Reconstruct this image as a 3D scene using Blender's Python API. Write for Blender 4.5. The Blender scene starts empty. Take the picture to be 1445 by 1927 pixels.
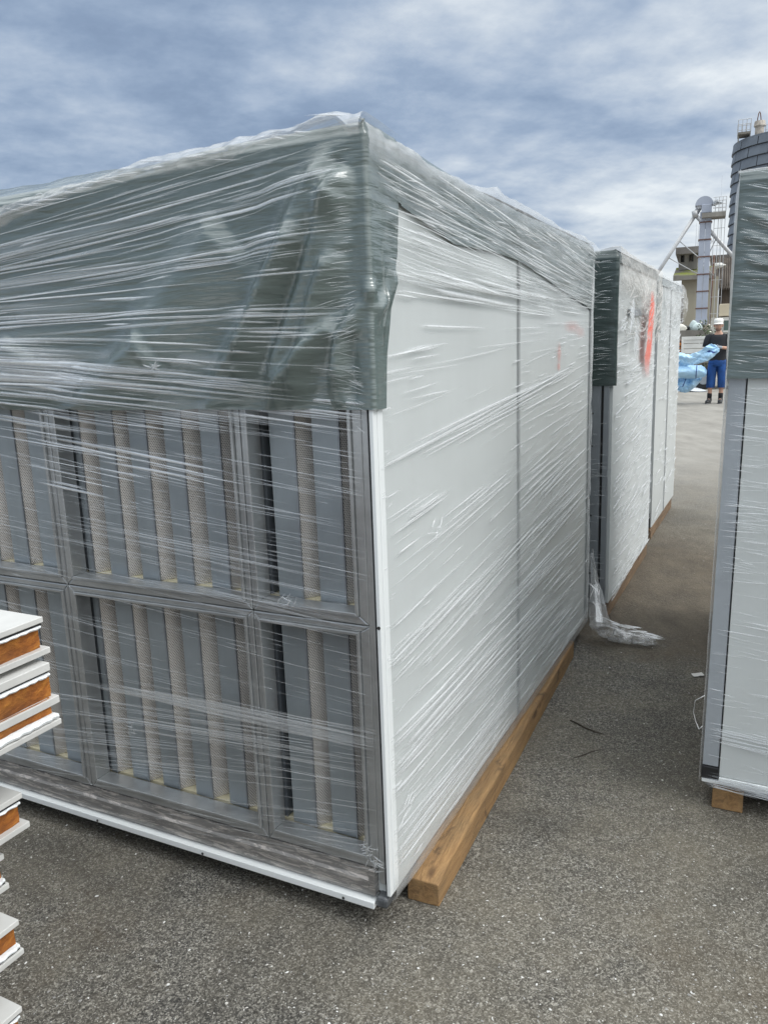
import bpy, bmesh, math, random
import numpy as np
from mathutils import Vector, Matrix, noise as mnoise

random.seed(7); RNG = np.random.default_rng(7)
C = bpy.context.scene.collection
SC = bpy.context.scene

# ------------------------------------------------------------------ camera
PW, PH = 1445.0, 1927.0
PITCH, ROLL, FPX, EYE = 0.2037, -0.0352, 1477.83, 1.40
_fw = Vector((0, math.cos(PITCH), -math.sin(PITCH))); _r = Vector((1, 0, 0)); _u = _r.cross(_fw)
_c, _s = math.cos(ROLL), math.sin(ROLL)
CR = _c * _r + _s * _u; CU = -_s * _r + _c * _u; CF = _fw
EYEP = Vector((0, 0, EYE))
cd = bpy.data.cameras.new('camera'); cam = bpy.data.objects.new('camera', cd); C.objects.link(cam)
cd.sensor_fit = 'VERTICAL'; cd.sensor_height = 24.0; cd.lens = FPX / PH * 24.0
cd.clip_start = 0.05; cd.clip_end = 3000
M = Matrix((CR, CU, -CF)).transposed().to_4x4(); M.translation = EYEP
cam.matrix_world = M
SC.camera = cam
SC.view_settings.view_transform = 'Standard'; SC.view_settings.look = 'None'
SC.view_settings.exposure = 0.16; SC.view_settings.gamma = 1.0
SC.cycles.transparent_max_bounces = 40; SC.cycles.max_bounces = 8

# ------------------------------------------------------------------ sky and sun
SUN_EL, SUN_AZ = math.radians(52), math.radians(112)     # azimuth from +Y towards +X
world = bpy.data.worlds.new('World'); SC.world = world; world.use_nodes = True
def build_world():
    nt = world.node_tree; nt.nodes.clear(); N = nt.nodes.new; L = nt.links.new
    def math_(op, a, b=None, clamp=False):
        n = N('ShaderNodeMath'); n.operation = op; n.use_clamp = clamp
        for i, v in enumerate((a, b)):
            if v is None: continue
            if isinstance(v, (int, float)): n.inputs[i].default_value = v
            else: L(v, n.inputs[i])
        return n.outputs[0]
    tc = N('ShaderNodeTexCoord'); sep = N('ShaderNodeSeparateXYZ'); L(tc.outputs['Generated'], sep.inputs[0])
    zc = math_('MAXIMUM', sep.outputs[2], 0.0); den = math_('ADD', zc, 0.20)
    px = math_('DIVIDE', sep.outputs[0], den); py = math_('DIVIDE', sep.outputs[1], den)
    cmb = N('ShaderNodeCombineXYZ'); L(px, cmb.inputs[0]); L(py, cmb.inputs[1])
    def cloud(scale, aniso, rot, loc, detail, rough, dist):
        mp = N('ShaderNodeMapping'); L(cmb.outputs[0], mp.inputs[0]); mp.inputs['Location'].default_value = (*loc, 0)
        mp.inputs['Rotation'].default_value = (0, 0, math.radians(rot)); mp.inputs['Scale'].default_value = (1, aniso, 1)
        n = N('ShaderNodeTexNoise'); n.inputs['Scale'].default_value = scale; n.inputs['Detail'].default_value = detail
        n.inputs['Roughness'].default_value = rough; n.inputs['Distortion'].default_value = dist; L(mp.outputs[0], n.inputs[0]); return n.outputs[0]
    big = cloud(0.85, 1.7, -12, (0.4, 2.2), 3, .5, .2)         # the dark and light banks of the deck
    lump = cloud(3.0, 1.15, -18, (3.1, 1.7), 9, .58, .05)      # lumps along their edges
    wisp = cloud(9.0, 1.0, -25, (7.3, 0.2), 6, .60, .0)
    mixn = math_('ADD', math_('ADD', math_('MULTIPLY', big, 0.52), math_('MULTIPLY', lump, 0.36)), math_('MULTIPLY', wisp, 0.12))
    # thinner, brighter cloud low in the sky towards the right of the view
    side = math_('MULTIPLY', math_('ADD', math_('MULTIPLY', sep.outputs[0], 1.0), 0.16), math_('SUBTRACT', 0.50, zc), True)
    low = math_('MULTIPLY', math_('MAXIMUM', math_('SUBTRACT', 0.26, zc), 0.0), 0.16)
    mixb = math_('ADD', math_('ADD', mixn, math_('MULTIPLY', side, 0.58)), low)
    cr = N('ShaderNodeValToRGB'); L(mixb, cr.inputs[0])
    e = cr.color_ramp.elements
    e[0].position = 0.39; e[0].color = (0.205, 0.277, 0.402, 1)
    e[1].position = 0.68; e[1].color = (0.80, 0.85, 0.885, 1)
    for p, c in ((0.452, (0.255, 0.340, 0.480, 1)), (0.50, (0.325, 0.415, 0.555, 1)), (0.545, (0.42, 0.505, 0.63, 1)), (0.605, (0.58, 0.65, 0.735, 1))):
        k = e.new(p); k.color = c
    sky = N('ShaderNodeTexSky'); sky.sky_type = 'NISHITA'; sky.sun_disc = False
    sky.sun_elevation = SUN_EL; sky.sun_rotation = SUN_AZ; sky.dust_density = 2.0
    b1 = N('ShaderNodeBackground'); L(sky.outputs[0], b1.inputs[0]); b1.inputs[1].default_value = 0.08
    # the cloud deck is brighter overhead and behind the camera, where the sun stands behind it
    back = math_('MULTIPLY', sep.outputs[1], -1.0)
    lift = math_('ADD', 1.0, math_('ADD', math_('MULTIPLY', math_('POWER', math_('MAXIMUM', math_('SUBTRACT', zc, 0.42), 0.0), 1.0), 4.6),
                 math_('MULTIPLY', math_('MAXIMUM', math_('ADD', math_('MULTIPLY', back, 0.45), math_('SUBTRACT', math_('MULTIPLY', sep.outputs[0], 0.65), 0.05)), 0.0), 1.5)))
    wh = N('ShaderNodeMix'); wh.data_type = 'RGBA'; L(math_('MULTIPLY', math_('SUBTRACT', lift, 1.0), 0.9, True), wh.inputs[0])
    L(cr.outputs[0], wh.inputs[6]); wh.inputs[7].default_value = (0.635, 0.67, 0.695, 1)
    b2 = N('ShaderNodeBackground'); L(wh.outputs[2], b2.inputs[0]); L(lift, b2.inputs[1])
    mx = N('ShaderNodeMixShader'); mx.inputs[0].default_value = 0.88; L(b1.outputs[0], mx.inputs[1]); L(b2.outputs[0], mx.inputs[2])
    out = N('ShaderNodeOutputWorld'); L(mx.outputs[0], out.inputs[0])
build_world()
sd = bpy.data.lights.new('sun', 'SUN'); sd.energy = 1.4; sd.angle = math.radians(28); sd.color = (1.0, 0.985, 0.96)
sun = bpy.data.objects.new('sun', sd); C.objects.link(sun)
_sd = Vector((math.sin(SUN_AZ) * math.cos(SUN_EL), math.cos(SUN_AZ) * math.cos(SUN_EL), math.sin(SUN_EL)))
sun.rotation_euler = _sd.to_track_quat('Z', 'Y').to_euler()

# ------------------------------------------------------------------ survey helpers (photo measurements -> metres)
def ray(px, py):
    return CR * ((px - PW / 2) / FPX) - CU * ((py - PH / 2) / FPX) + CF
def at(px, py, Y):                       # the point at world distance Y seen at that place in the photo
    d = ray(px, py); return EYEP + d * (Y / d.y)
def at_ground(px, py, z=0.0):
    d = ray(px, py); return EYEP + d * ((z - EYE) / d.z)
TH = 0.466
AX = Vector((math.cos(TH), -math.sin(TH), 0)); AY = Vector((math.sin(TH), math.cos(TH), 0))
CA = Vector((-0.0153, 1.689, 0))
def on_front(px, py, org, y=0.0):        # -> (x, z) in a unit's own frame, on the plane of its front
    d = ray(px, py); P = org + AY * y; t = (P - EYEP).dot(AY) / d.dot(AY); X = EYEP + d * t
    return (X - org).dot(AX), X.z
def on_side(px, py, org, x=0.0):         # -> (y, z) on the plane of its right side
    d = ray(px, py); P = org + AX * x; t = (P - EYEP).dot(AX) / d.dot(AX); X = EYEP + d * t
    return (X - org).dot(AY), X.z

# ------------------------------------------------------------------ materials
class Nt:
    def __init__(s, name):
        s.m = bpy.data.materials.new(name); s.m.use_nodes = True; s.nt = s.m.node_tree
        s.p = s.nt.nodes['Principled BSDF']; s.out = s.nt.nodes['Material Output']
    def n(s, t, **kw):
        x = s.nt.nodes.new(t)
        for k, v in kw.items():
            if hasattr(x, k): setattr(x, k, v)
            else: s.set(x, k, v)
        return x
    def set(s, x, k, v):
        i = x.inputs[k]
        if isinstance(v, bpy.types.NodeSocket): s.nt.links.new(v, i)
        else: i.default_value = v
    def link(s, a, b): s.nt.links.new(a, b)
    def P(s, **kw):
        for k, v in kw.items(): s.set(s.p, k.replace('_', ' '), v)
    def obj(s, scale=(1, 1, 1), rot=(0, 0, 0)):
        tc = s.n('ShaderNodeTexCoord'); mp = s.n('ShaderNodeMapping'); s.link(tc.outputs['Object'], mp.inputs[0])
        mp.inputs['Scale'].default_value = scale; mp.inputs['Rotation'].default_value = rot; return mp.outputs[0]
    def noise(s, vec, scale, detail=4, rough=.55, dist=0.0):
        x = s.n('ShaderNodeTexNoise'); s.link(vec, x.inputs[0]); x.inputs['Scale'].default_value = scale
        x.inputs['Detail'].default_value = detail; x.inputs['Roughness'].default_value = rough; x.inputs['Distortion'].default_value = dist
        return x.outputs[0]
    def vor(s, vec, scale, out='Distance', feature='F1', rnd=1.0):
        x = s.n('ShaderNodeTexVoronoi'); x.feature = feature; s.link(vec, x.inputs[0]); x.inputs['Scale'].default_value = scale
        x.inputs['Randomness'].default_value = rnd
        return x.outputs[out]
    def ramp(s, fac, stops):
        x = s.n('ShaderNodeValToRGB'); s.link(fac, x.inputs[0]); e = x.color_ramp.elements
        while len(e) < len(stops): e.new(.5)
        for k, (p, c) in zip(e, stops):
            k.position = p; k.color = c if len(c) == 4 else (*c, 1)
        return x.outputs[0]
    def mixc(s, fac, a, b, mode='MIX'):
        x = s.n('ShaderNodeMix'); x.data_type = 'RGBA'; x.blend_type = mode
        for i, v in ((0, fac), (6, a), (7, b)):
            if isinstance(v, bpy.types.NodeSocket): s.link(v, x.inputs[i])
            else: x.inputs[i].default_value = v if (i == 0 or len(v) == 4) else (*v, 1)
        return x.outputs[2]
    def mth(s, op, a, b=0.0, clamp=False):
        x = s.n('ShaderNodeMath'); x.operation = op; x.use_clamp = clamp
        for i, v in enumerate((a, b)):
            if isinstance(v, bpy.types.NodeSocket): s.link(v, x.inputs[i])
            else: x.inputs[i].default_value = v
        return x.outputs[0]
    def bump(s, h, strength=.3, dist=.01, normal=None):
        x = s.n('ShaderNodeBump'); s.link(h, x.inputs['Height']); x.inputs['Strength'].default_value = strength
        x.inputs['Distance'].default_value = dist
        if normal: s.link(normal, x.inputs['Normal'])
        return x.outputs[0]

def simple(name, col, rough=.5, metal=0.0, var=.12, scale=6, bump=0.0, spec=.5, vec=(1, 1, 1), detail=6):
    t = Nt(name); v = t.obj(vec)
    n = t.noise(v, scale, detail)
    a = tuple(c * (1 - var) for c in col); b = tuple(min(1, c * (1 + var)) for c in col)
    t.P(Base_Color=t.ramp(n, ((.3, a), (.7, b))), Roughness=rough, Metallic=metal, Specular_IOR_Level=spec)
    if bump: t.P(Normal=t.bump(t.noise(v, scale * 6, 6), bump, .01))
    return t.m

def mk_panel(name, col, dirt=.12):
    t = Nt(name); v = t.obj()
    n = t.noise(v, 3.0, 6); f = t.noise(t.obj((1, 1, .15)), 24, 5)
    c = t.mixc(t.mth('MULTIPLY', t.ramp(n, ((.45, (0, 0, 0)), (.75, (1, 1, 1)))), dirt * 2), col, tuple(c * .72 for c in col))
    c = t.mixc(t.mth('MULTIPLY', f, dirt), c, (.35, .34, .32))
    t.P(Base_Color=c, Roughness=.38, Coat_Weight=.25, Coat_Roughness=.12)
    return t.m
def mk_tarp(name, a, b, coat=.55, ior=1.6):
    t = Nt(name); v = t.obj()
    n = t.noise(v, 2.6, 6, .6); w = t.noise(t.obj((1, 1, 4)), 9, 5, .6)
    c = t.ramp(n, ((.3, a), (.72, b)))
    d = t.noise(v, 60, 3)
    t.P(Base_Color=t.mixc(t.mth('MULTIPLY', d, .18), c, (.16, .19, .17)), Roughness=.44, Coat_Weight=coat, Coat_Roughness=.15, Coat_IOR=ior)
    hb = t.noise(t.obj((1, 1, 5)), 7, 4, .5, .3)
    t.P(Normal=t.bump(hb, .25, .03)); t.set(t.p, 'Coat Normal', t.bump(t.mth('ADD', hb, t.mth('MULTIPLY', t.noise(t.obj((.6, .6, 9)), 9, 3), .6)), .32, .02))
    return t.m
def mk_metal(name, col, rough=.36, var=.25, vec=(1, 1, 1), metal=.85, dirt=0.0):
    t = Nt(name); v = t.obj(vec)
    n = t.noise(v, 9, 8, .65); g = t.noise(t.obj((30, 30, 1.2)), 10, 4)
    c = t.ramp(n, ((.25, tuple(x * (1 - var) for x in col)), (.75, tuple(min(1, x * (1 + var)) for x in col))))
    if dirt:
        dn = t.noise(t.obj((2.2, 2, 16)), 6, 9, .72, .8)
        c = t.mixc(t.mth('MULTIPLY', t.ramp(dn, ((.50, (0, 0, 0)), (.57, (1, 1, 1)))), dirt), c, (.66, .61, .57))
    t.P(Base_Color=c, Metallic=metal, Roughness=t.mth('ADD', t.mth('MULTIPLY', n, .22), rough - .08), Normal=t.bump(g, .06, .004))
    return t.m
def mk_perf():
    t = Nt('perforated_zinc'); tc = t.n('ShaderNodeTexCoord'); sp = t.n('ShaderNodeSeparateXYZ'); t.link(tc.outputs['Object'], sp.inputs[0])
    pitch = .0044
    zz = t.mth('DIVIDE', sp.outputs[2], pitch); yy = t.mth('DIVIDE', sp.outputs[1], pitch * 1.1)
    row = t.mth('FLOOR', zz); off = t.mth('MULTIPLY', t.mth('MODULO', row, 2), .5)
    fy = t.mth('SUBTRACT', t.mth('FRACT', t.mth('ADD', yy, off)), .5); fz = t.mth('SUBTRACT', t.mth('FRACT', zz), .5)
    d = t.mth('SQRT', t.mth('ADD', t.mth('MULTIPLY', fy, fy), t.mth('MULTIPLY', fz, fz)))
    hole = t.mth('LESS_THAN', d, .27)
    n = t.noise(t.obj(), 6, 4)
    c = t.ramp(n, ((.3, (.60, .56, .52)), (.7, (.76, .72, .67))))
    t.P(Base_Color=t.mixc(hole, c, (.13, .12, .11)), Metallic=t.mth('MULTIPLY', t.mth('SUBTRACT', 1, hole), .35), Roughness=.42)
    return t.m
def mk_film(name, tint, dens=1.0, gloss=.45):
    """thin stretch film where it is gathered: see-through, whitish where it doubles over, with glints partly painted into that white; 'dens' is baked per vertex"""
    t = Nt(name); t.nt.nodes.remove(t.p)
    at_ = t.n('ShaderNodeAttribute'); at_.attribute_name = 'dens'
    n = t.noise(t.obj((3, 3, 3)), 18, 5, .6)
    a = t.mth('MULTIPLY', at_.outputs['Fac'], t.mth('ADD', t.mth('MULTIPLY', n, .5), .75 * dens), True)
    dif = t.n('ShaderNodeBsdfDiffuse'); dif.inputs['Color'].default_value = (*tint, 1)
    tr = t.n('ShaderNodeBsdfTranslucent'); tr.inputs['Color'].default_value = (*tint, 1)
    gl = t.n('ShaderNodeBsdfGlossy'); gl.inputs['Roughness'].default_value = .22; gl.inputs['Color'].default_value = (.95, .96, .97, 1)
    m1 = t.n('ShaderNodeMixShader'); m1.inputs[0].default_value = .15; t.link(dif.outputs[0], m1.inputs[1]); t.link(tr.outputs[0], m1.inputs[2])
    m2 = t.n('ShaderNodeMixShader'); m2.inputs[0].default_value = gloss; t.link(m1.outputs[0], m2.inputs[1]); t.link(gl.outputs[0], m2.inputs[2])
    tp = t.n('ShaderNodeBsdfTransparent')
    m3 = t.n('ShaderNodeMixShader'); t.link(a, m3.inputs[0]); t.link(tp.outputs[0], m3.inputs[1]); t.link(m2.outputs[0], m3.inputs[2])
    t.link(m3.outputs[0], t.out.inputs[0])
    return t.m
def mk_wood(name, a, b, axis='y'):
    sc = {'y': (9, .7, 9), 'x': (.7, 9, 9), 'z': (9, 9, .7)}[axis]
    t = Nt(name); v = t.obj(sc)
    w = t.noise(v, 5, 8, .65, 1.2); g = t.noise(t.obj(tuple(6 * x for x in sc)), 6, 5)
    c = t.ramp(w, ((.25, a), (.55, b), (.8, tuple(x * 1.15 for x in b))))
    grey = t.ramp(t.noise(t.obj(tuple(x ** .5 for x in sc)), 3.2, 6, .7, .5), ((.42, (0, 0, 0)), (.64, (1, 1, 1))))
    c = t.mixc(t.mth('MULTIPLY', grey, .6), c, (b[0] * .42, b[1] * .5, b[2] * .62))          # greyed and dirty patches
    k = t.ramp(t.noise(t.obj((1.6, .8, 1.6)), 9, 7, .72, .8), ((.57, (0, 0, 0)), (.66, (1, 1, 1))))
    c = t.mixc(t.mth('MULTIPLY', k, .75), c, (.075, .045, .025))
    kn = t.n('ShaderNodeTexVoronoi'); t.link(t.obj((2.2, .9, 2.2)), kn.inputs[0]); kn.inputs['Scale'].default_value = 5
    c = t.mixc(t.ramp(kn.outputs['Distance'], ((.10, (.8, .8, .8)), (.17, (0, 0, 0)))), c, (.10, .05, .022))    # knots
    t.P(Base_Color=t.mixc(t.mth('MULTIPLY', g, .45), c, (.10, .06, .03)), Roughness=.78, Normal=t.bump(t.mth('ADD', w, g), .6, .008))
    return t.m
def mk_foam():
    t = Nt('polyurethane_foam'); v = t.obj((1, .6, 1.6))
    n = t.noise(v, 14, 9, .72, .6); n2 = t.noise(t.obj(), 5, 4)
    c = t.ramp(n, ((.28, (.09, .022, .005)), (.44, (.34, .11, .015)), (.60, (.60, .24, .035)), (.8, (.72, .36, .08))))
    c = t.mixc(t.ramp(n2, ((.52, (0, 0, 0)), (.72, (1, 1, 1)))), c, (.075, .028, .012))
    t.P(Base_Color=c, Roughness=.85, Normal=t.bump(n, .8, .02))
    return t.m
def mk_ground():
    t = Nt('asphalt'); tc = t.n('ShaderNodeTexCoord'); v = tc.outputs['Object']
    big = t.noise(v, .55, 5, .6); mid = t.noise(v, 3.2, 6, .65); fine = t.noise(v, 55, 6, .75); grit = t.noise(v, 210, 3, .7)
    dw = t.n('ShaderNodeTexNoise'); t.link(v, dw.inputs[0]); dw.inputs['Scale'].default_value = 45; dw.inputs['Detail'].default_value = 2
    vw = t.n('ShaderNodeVectorMath'); vw.operation = 'MULTIPLY_ADD'; t.link(dw.outputs['Color'], vw.inputs[0]); vw.inputs[1].default_value = (.016, .016, 0); t.link(v, vw.inputs[2])
    cell = t.n('ShaderNodeTexVoronoi'); cell.inputs['Scale'].default_value = 250; t.link(vw.outputs[0], cell.inputs[0])
    cs = t.n('ShaderNodeSeparateColor'); t.link(cell.outputs['Color'], cs.inputs[0])
    cell2 = t.n('ShaderNodeTexVoronoi'); cell2.inputs['Scale'].default_value = 460; t.link(vw.outputs[0], cell2.inputs[0])
    cs2 = t.n('ShaderNodeSeparateColor'); t.link(cell2.outputs['Color'], cs2.inputs[0])
    mixv = t.mth('ADD', t.mth('ADD', t.mth('MULTIPLY', cs.outputs[0], .42), t.mth('MULTIPLY', cs2.outputs[0], .28)), t.mth('MULTIPLY', fine, .55))
    base = t.ramp(mixv, ((.28, (.016, .015, .014)), (.52, (.060, .056, .050)), (.72, (.150, .140, .120)), (.95, (.40, .38, .33))))
    wear = t.ramp(t.mth('ADD', t.mth('MULTIPLY', big, .55), t.mth('MULTIPLY', mid, .45)), ((.42, (0, 0, 0)), (.60, (1, 1, 1))))
    base = t.mixc(t.mth('MULTIPLY', wear, .58), base, (.185, .160, .116))
    stain = t.ramp(t.noise(v, 1.3, 8, .68, .6), ((.49, (0, 0, 0)), (.60, (1, 1, 1))))
    base = t.mixc(t.mth('MULTIPLY', stain, .38), base, (.040, .036, .029))
    rustpatch = t.ramp(t.noise(v, 2.1, 6, .65, .3), ((.56, (0, 0, 0)), (.68, (1, 1, 1))))
    base = t.mixc(t.mth('MULTIPLY', rustpatch, .35), base, (.085, .062, .038))
    # bright stone chips of different sizes set in the bitumen
    dv = t.n('ShaderNodeTexNoise'); t.link(v, dv.inputs[0]); dv.inputs['Scale'].default_value = 70; dv.inputs['Detail'].default_value = 3
    vm = t.n('ShaderNodeVectorMath'); vm.operation = 'MULTIPLY_ADD'; t.link(dv.outputs['Color'], vm.inputs[0]); vm.inputs[1].default_value = (.014, .014, .0); t.link(v, vm.inputs[2])
    for sc, thr, am, rare in ((70, .26, .45, .92), (130, .36, .5, .84), (240, .45, .6, .70)):
        vn = t.n('ShaderNodeTexVoronoi'); vn.inputs['Scale'].default_value = sc; t.link(vm.outputs[0], vn.inputs[0]); vn.distance = 'MANHATTAN'
        sepc = t.n('ShaderNodeSeparateColor'); t.link(vn.outputs['Color'], sepc.inputs[0])
        pick = t.mth('MULTIPLY', t.mth('GREATER_THAN', sepc.outputs[0], rare), t.mth('LESS_THAN', vn.outputs['Distance'], thr))
        tone = t.mixc(sepc.outputs[1], (.17, .16, .135), (.58, .55, .49))
        base = t.mixc(t.mth('MULTIPLY', pick, am), base, tone)
    # brown silt washed into the passage between the units, pale dusty concrete farther off
    sx = t.n('ShaderNodeSeparateXYZ'); t.link(v, sx.inputs[0])
    al = t.mth('ADD', t.mth('MULTIPLY', sx.outputs[0], math.sin(TH)), t.mth('MULTIPLY', sx.outputs[1], math.cos(TH)))  # metres along the passage
    edge = t.mth('ADD', al, t.mth('MULTIPLY', t.mth('SUBTRACT', mid, .5), 1.1))
    s1 = t.n('ShaderNodeMapRange'); s1.interpolation_type = 'SMOOTHSTEP'; t.link(edge, s1.inputs[0]); s1.inputs[1].default_value = 3.35; s1.inputs[2].default_value = 3.75
    s2 = t.n('ShaderNodeMapRange'); s2.interpolation_type = 'SMOOTHSTEP'; t.link(edge, s2.inputs[0]); s2.inputs[1].default_value = 6.6; s2.inputs[2].default_value = 5.2
    silt = t.mth('MULTIPLY', s1.outputs[0], s2.outputs[0])
    dn = t.noise(t.obj((1, .45, 1), (0, 0, -TH)), 9, 8, .7)
    dirt = t.ramp(dn, ((.3, (.052, .038, .024)), (.7, (.135, .105, .070))))
    base = t.mixc(t.mth('MULTIPLY', silt, .72), base, dirt)
    s3 = t.n('ShaderNodeMapRange'); s3.interpolation_type = 'SMOOTHSTEP'; t.link(edge, s3.inputs[0]); s3.inputs[1].default_value = 5.6; s3.inputs[2].default_value = 11.0
    pale = t.ramp(t.noise(t.obj((1, .3, 1)), 3, 8, .7), ((.3, (.21, .195, .17)), (.7, (.36, .34, .30))))
    base = t.mixc(t.mth('MULTIPLY', s3.outputs[0], .85), base, pale)
    t.P(Base_Color=base, Roughness=.82, Specular_IOR_Level=.35)
    h = t.mth('ADD', t.mth('MULTIPLY', fine, .6), t.mth('MULTIPLY', t.vor(v, 120), .5))
    t.P(Normal=t.bump(h, .75, .008))
    return t.m

MAT = {}
def build_mats():
    m = MAT
    m['asphalt'] = mk_ground()
    m['white'] = mk_panel('white_sheet', (.58, .605, .595))
    m['trim'] = mk_panel('white_trim', (.80, .82, .81), .05)
    m['greyseam'] = simple('grey_joint', (.33, .34, .34), .45)
    m['tarp'] = mk_tarp('green_tarpaulin', (.070, .100, .094), (.120, .157, .147), 1.0, 1.75)
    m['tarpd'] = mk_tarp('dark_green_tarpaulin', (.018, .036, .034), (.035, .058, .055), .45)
    m['tarpb'] = mk_tarp('blue_green_tarpaulin', (.085, .118, .118), (.13, .168, .166), .7, 1.7)
    m['whiteb'] = mk_panel('matt_white_sheet', (.58, .60, .59)); m['whiteb'].node_tree.nodes['Principled BSDF'].inputs['Coat Weight'].default_value = 0; m['whiteb'].node_tree.nodes['Principled BSDF'].inputs['Roughness'].default_value = .7
    m['postlight'] = mk_metal('pale_grey_post', (.40, .43, .46), .42, .10, (1, 1, 1), .35)
    m['steel'] = mk_metal('stainless_frame', (.44, .45, .45), .34, .22, (1, 1, 1), .68)
    m['steel_dirty'] = mk_metal('scuffed_sill', (.27, .26, .25), .40, .25, (1, 1, 1), .55, .7)
    m['zinc'] = mk_metal('galvanised_sheet', (.34, .375, .395), .38, .14, (1, 1, .4), .5)
    m['postgrey'] = mk_metal('grey_post', (.30, .32, .34), .42, .15, (1, 1, 1), .5)
    m['perf'] = mk_perf()
    m['black'] = simple('black_gasket', (.012, .012, .013), .5)
    m['cream'] = simple('cream_board', (.66, .60, .42), .7)
    m['dark'] = simple('dark_interior', (.03, .03, .032), .8)
    m['film'] = mk_film('stretch_film', (.94, .96, .97), 1.0, .42)
    m['films'] = mk_film('side_film', (.97, .98, .98), 1.0, .20)  # white diffuse colour also stands in for highlights on the folds
    m['filmw'] = mk_film('crumpled_film', (.76, .755, .74), .9, .34)
    m['filmb'] = mk_film('dusty_film', (.74, .71, .67), .9, .12)
    m['timber'] = mk_wood('timber', (.17, .085, .032), (.44, .255, .105))
    m['darktimber'] = mk_wood('dark_timber', (.09, .055, .028), (.24, .15, .08))  # darker copy of the timber, for the rear beams
    m['footgrey'] = simple('wrapped_foot', (.085, .09, .095), .22, 0, .3, 20, .3)
    m['reveal'] = simple('shaded_sheet', (.15, .165, .18), .5, .3)  # galvanised sheet with the shade of the reveals put into its colour
    m['foam'] = mk_foam()
    m['foil'] = simple('crimped_foil', (.80, .82, .82), .45, 0, .08, 30, .4)
    m['skin_sheet'] = mk_panel('panel_skin', (.66, .65, .62), .45)
    m['spray'] = None
    t = Nt('orange_spray'); t.nt.links.clear()
    a = t.n('ShaderNodeAttribute'); a.attribute_name = 'dens'
    nn = t.noise(t.obj((1, 1, .3)), 40, 5, .7)
    t.P(Base_Color=(.90, .13, .07, 1), Roughness=.6, Alpha=t.mth('MULTIPLY', a.outputs['Fac'], t.mth('ADD', nn, .45), True)); t.link(t.p.outputs[0], t.out.inputs[0]); m['spray'] = t.m
    m['screw'] = mk_metal('screw_head', (.10, .10, .10), .4, .2)
build_mats()

# ------------------------------------------------------------------ mesh helpers
class MB:
    def __init__(s): s.v = []; s.f = []; s.mi = []; s.d = []
    def add(s, vs, fs, mi=0, dens=None):
        o = len(s.v); s.v.extend([tuple(v) for v in vs]); s.f.extend([tuple(i + o for i in f) for f in fs]); s.mi.extend([mi] * len(fs))
        s.d.extend(dens if dens is not None else [1.0] * len(vs))
    def box(s, x0, x1, y0, y1, z0, z1, mi=0, faces=None):
        vs = [(x, y, z) for z in (z0, z1) for y in (y0, y1) for x in (x0, x1)]
        F = [(0, 2, 3, 1), (4, 5, 7, 6), (0, 1, 5, 4), (2, 6, 7, 3), (0, 4, 6, 2), (1, 3, 7, 5)]  # -z +z -y +y -x +x
        s.add(vs, F)
        s.mi[-6:] = [mi] * 6 if not isinstance(mi, (list, tuple)) else list(mi)
    def grid(s, P, nu, nv, dens=None, mi=0, closed=False):
        fs = []
        for i in range(nu - 1 if not closed else nu):
            for j in range(nv - 1):
                a = i * nv + j; b = ((i + 1) % nu) * nv + j; fs.append((a, b, b + 1, a + 1))
        s.add(P, fs, mi, dens)
    def tube(s, pts, r, n=8, mi=0, caps=True, flat=1.0):
        pts = [Vector(p) for p in pts]; rs = r if isinstance(r, (list, tuple)) else [r] * len(pts)
        rings = []
        up = Vector((0, 0, 1))
        for i, p in enumerate(pts):
            t = (pts[min(i + 1, len(pts) - 1)] - pts[max(i - 1, 0)]).normalized()
            a = t.cross(up)
            if a.length < 1e-3: a = t.cross(Vector((0, 1, 0)))
            a.normalize(); b = a.cross(t).normalized()
            rings += [p + (a * math.cos(2 * math.pi * k / n) + b * (flat * math.sin(2 * math.pi * k / n))) * rs[i] for k in range(n)]
        fs = []
        for i in range(len(pts) - 1):
            for k in range(n):
                fs.append((i * n + k, i * n + (k + 1) % n, (i + 1) * n + (k + 1) % n, (i + 1) * n + k))
        if caps:
            fs.append(tuple(range(n - 1, -1, -1))); fs.append(tuple((len(pts) - 1) * n + k for k in range(n)))
        s.add(rings, fs, mi)
    def loft(s, rings, n=16, mi=0, caps=True):
        """rings: (cx, cy, z, rx, ry)"""
        vs = []
        for cx, cy, z, rx, ry in rings:
            vs += [(cx + rx * math.cos(2 * math.pi * k / n), cy + ry * math.sin(2 * math.pi * k / n), z) for k in range(n)]
        fs = []
        for i in range(len(rings) - 1):
            for k in range(n):
                fs.append((i * n + k, i * n + (k + 1) % n, (i + 1) * n + (k + 1) % n, (i + 1) * n + k))
        if caps:
            fs.append(tuple(range(n - 1, -1, -1))); fs.append(tuple((len(rings) - 1) * n + k for k in range(n)))
        s.add(vs, fs, mi)
    def build(s, name, mats, parent=None, smooth=False, bevel=0.0, sub=0, autosmooth=None):
        me = bpy.data.meshes.new(name); me.from_pydata(s.v, [], s.f)
        for m in (mats if isinstance(mats, (list, tuple)) else [mats]): me.materials.append(m)
        me.polygons.foreach_set('material_index', s.mi)
        if smooth: me.polygons.foreach_set('use_smooth', [True] * len(s.f))
        if any(x != 1.0 for x in s.d):
            a = me.attributes.new('dens', 'FLOAT', 'POINT'); a.data.foreach_set('value', s.d)
        else:
            a = me.attributes.new('dens', 'FLOAT', 'POINT'); a.data.foreach_set('value', [1.0] * len(s.v))
        me.validate(); me.update()
        o = bpy.data.objects.new(name, me); C.objects.link(o)
        if parent: o.parent = parent
        if bevel:
            b = o.modifiers.new('bevel', 'BEVEL'); b.width = bevel; b.segments = 2; b.limit_method = 'ANGLE'; b.angle_limit = math.radians(40)
        if sub:
            b = o.modifiers.new('subdivision', 'SUBSURF'); b.levels = sub; b.render_levels = sub
        return o
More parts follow.
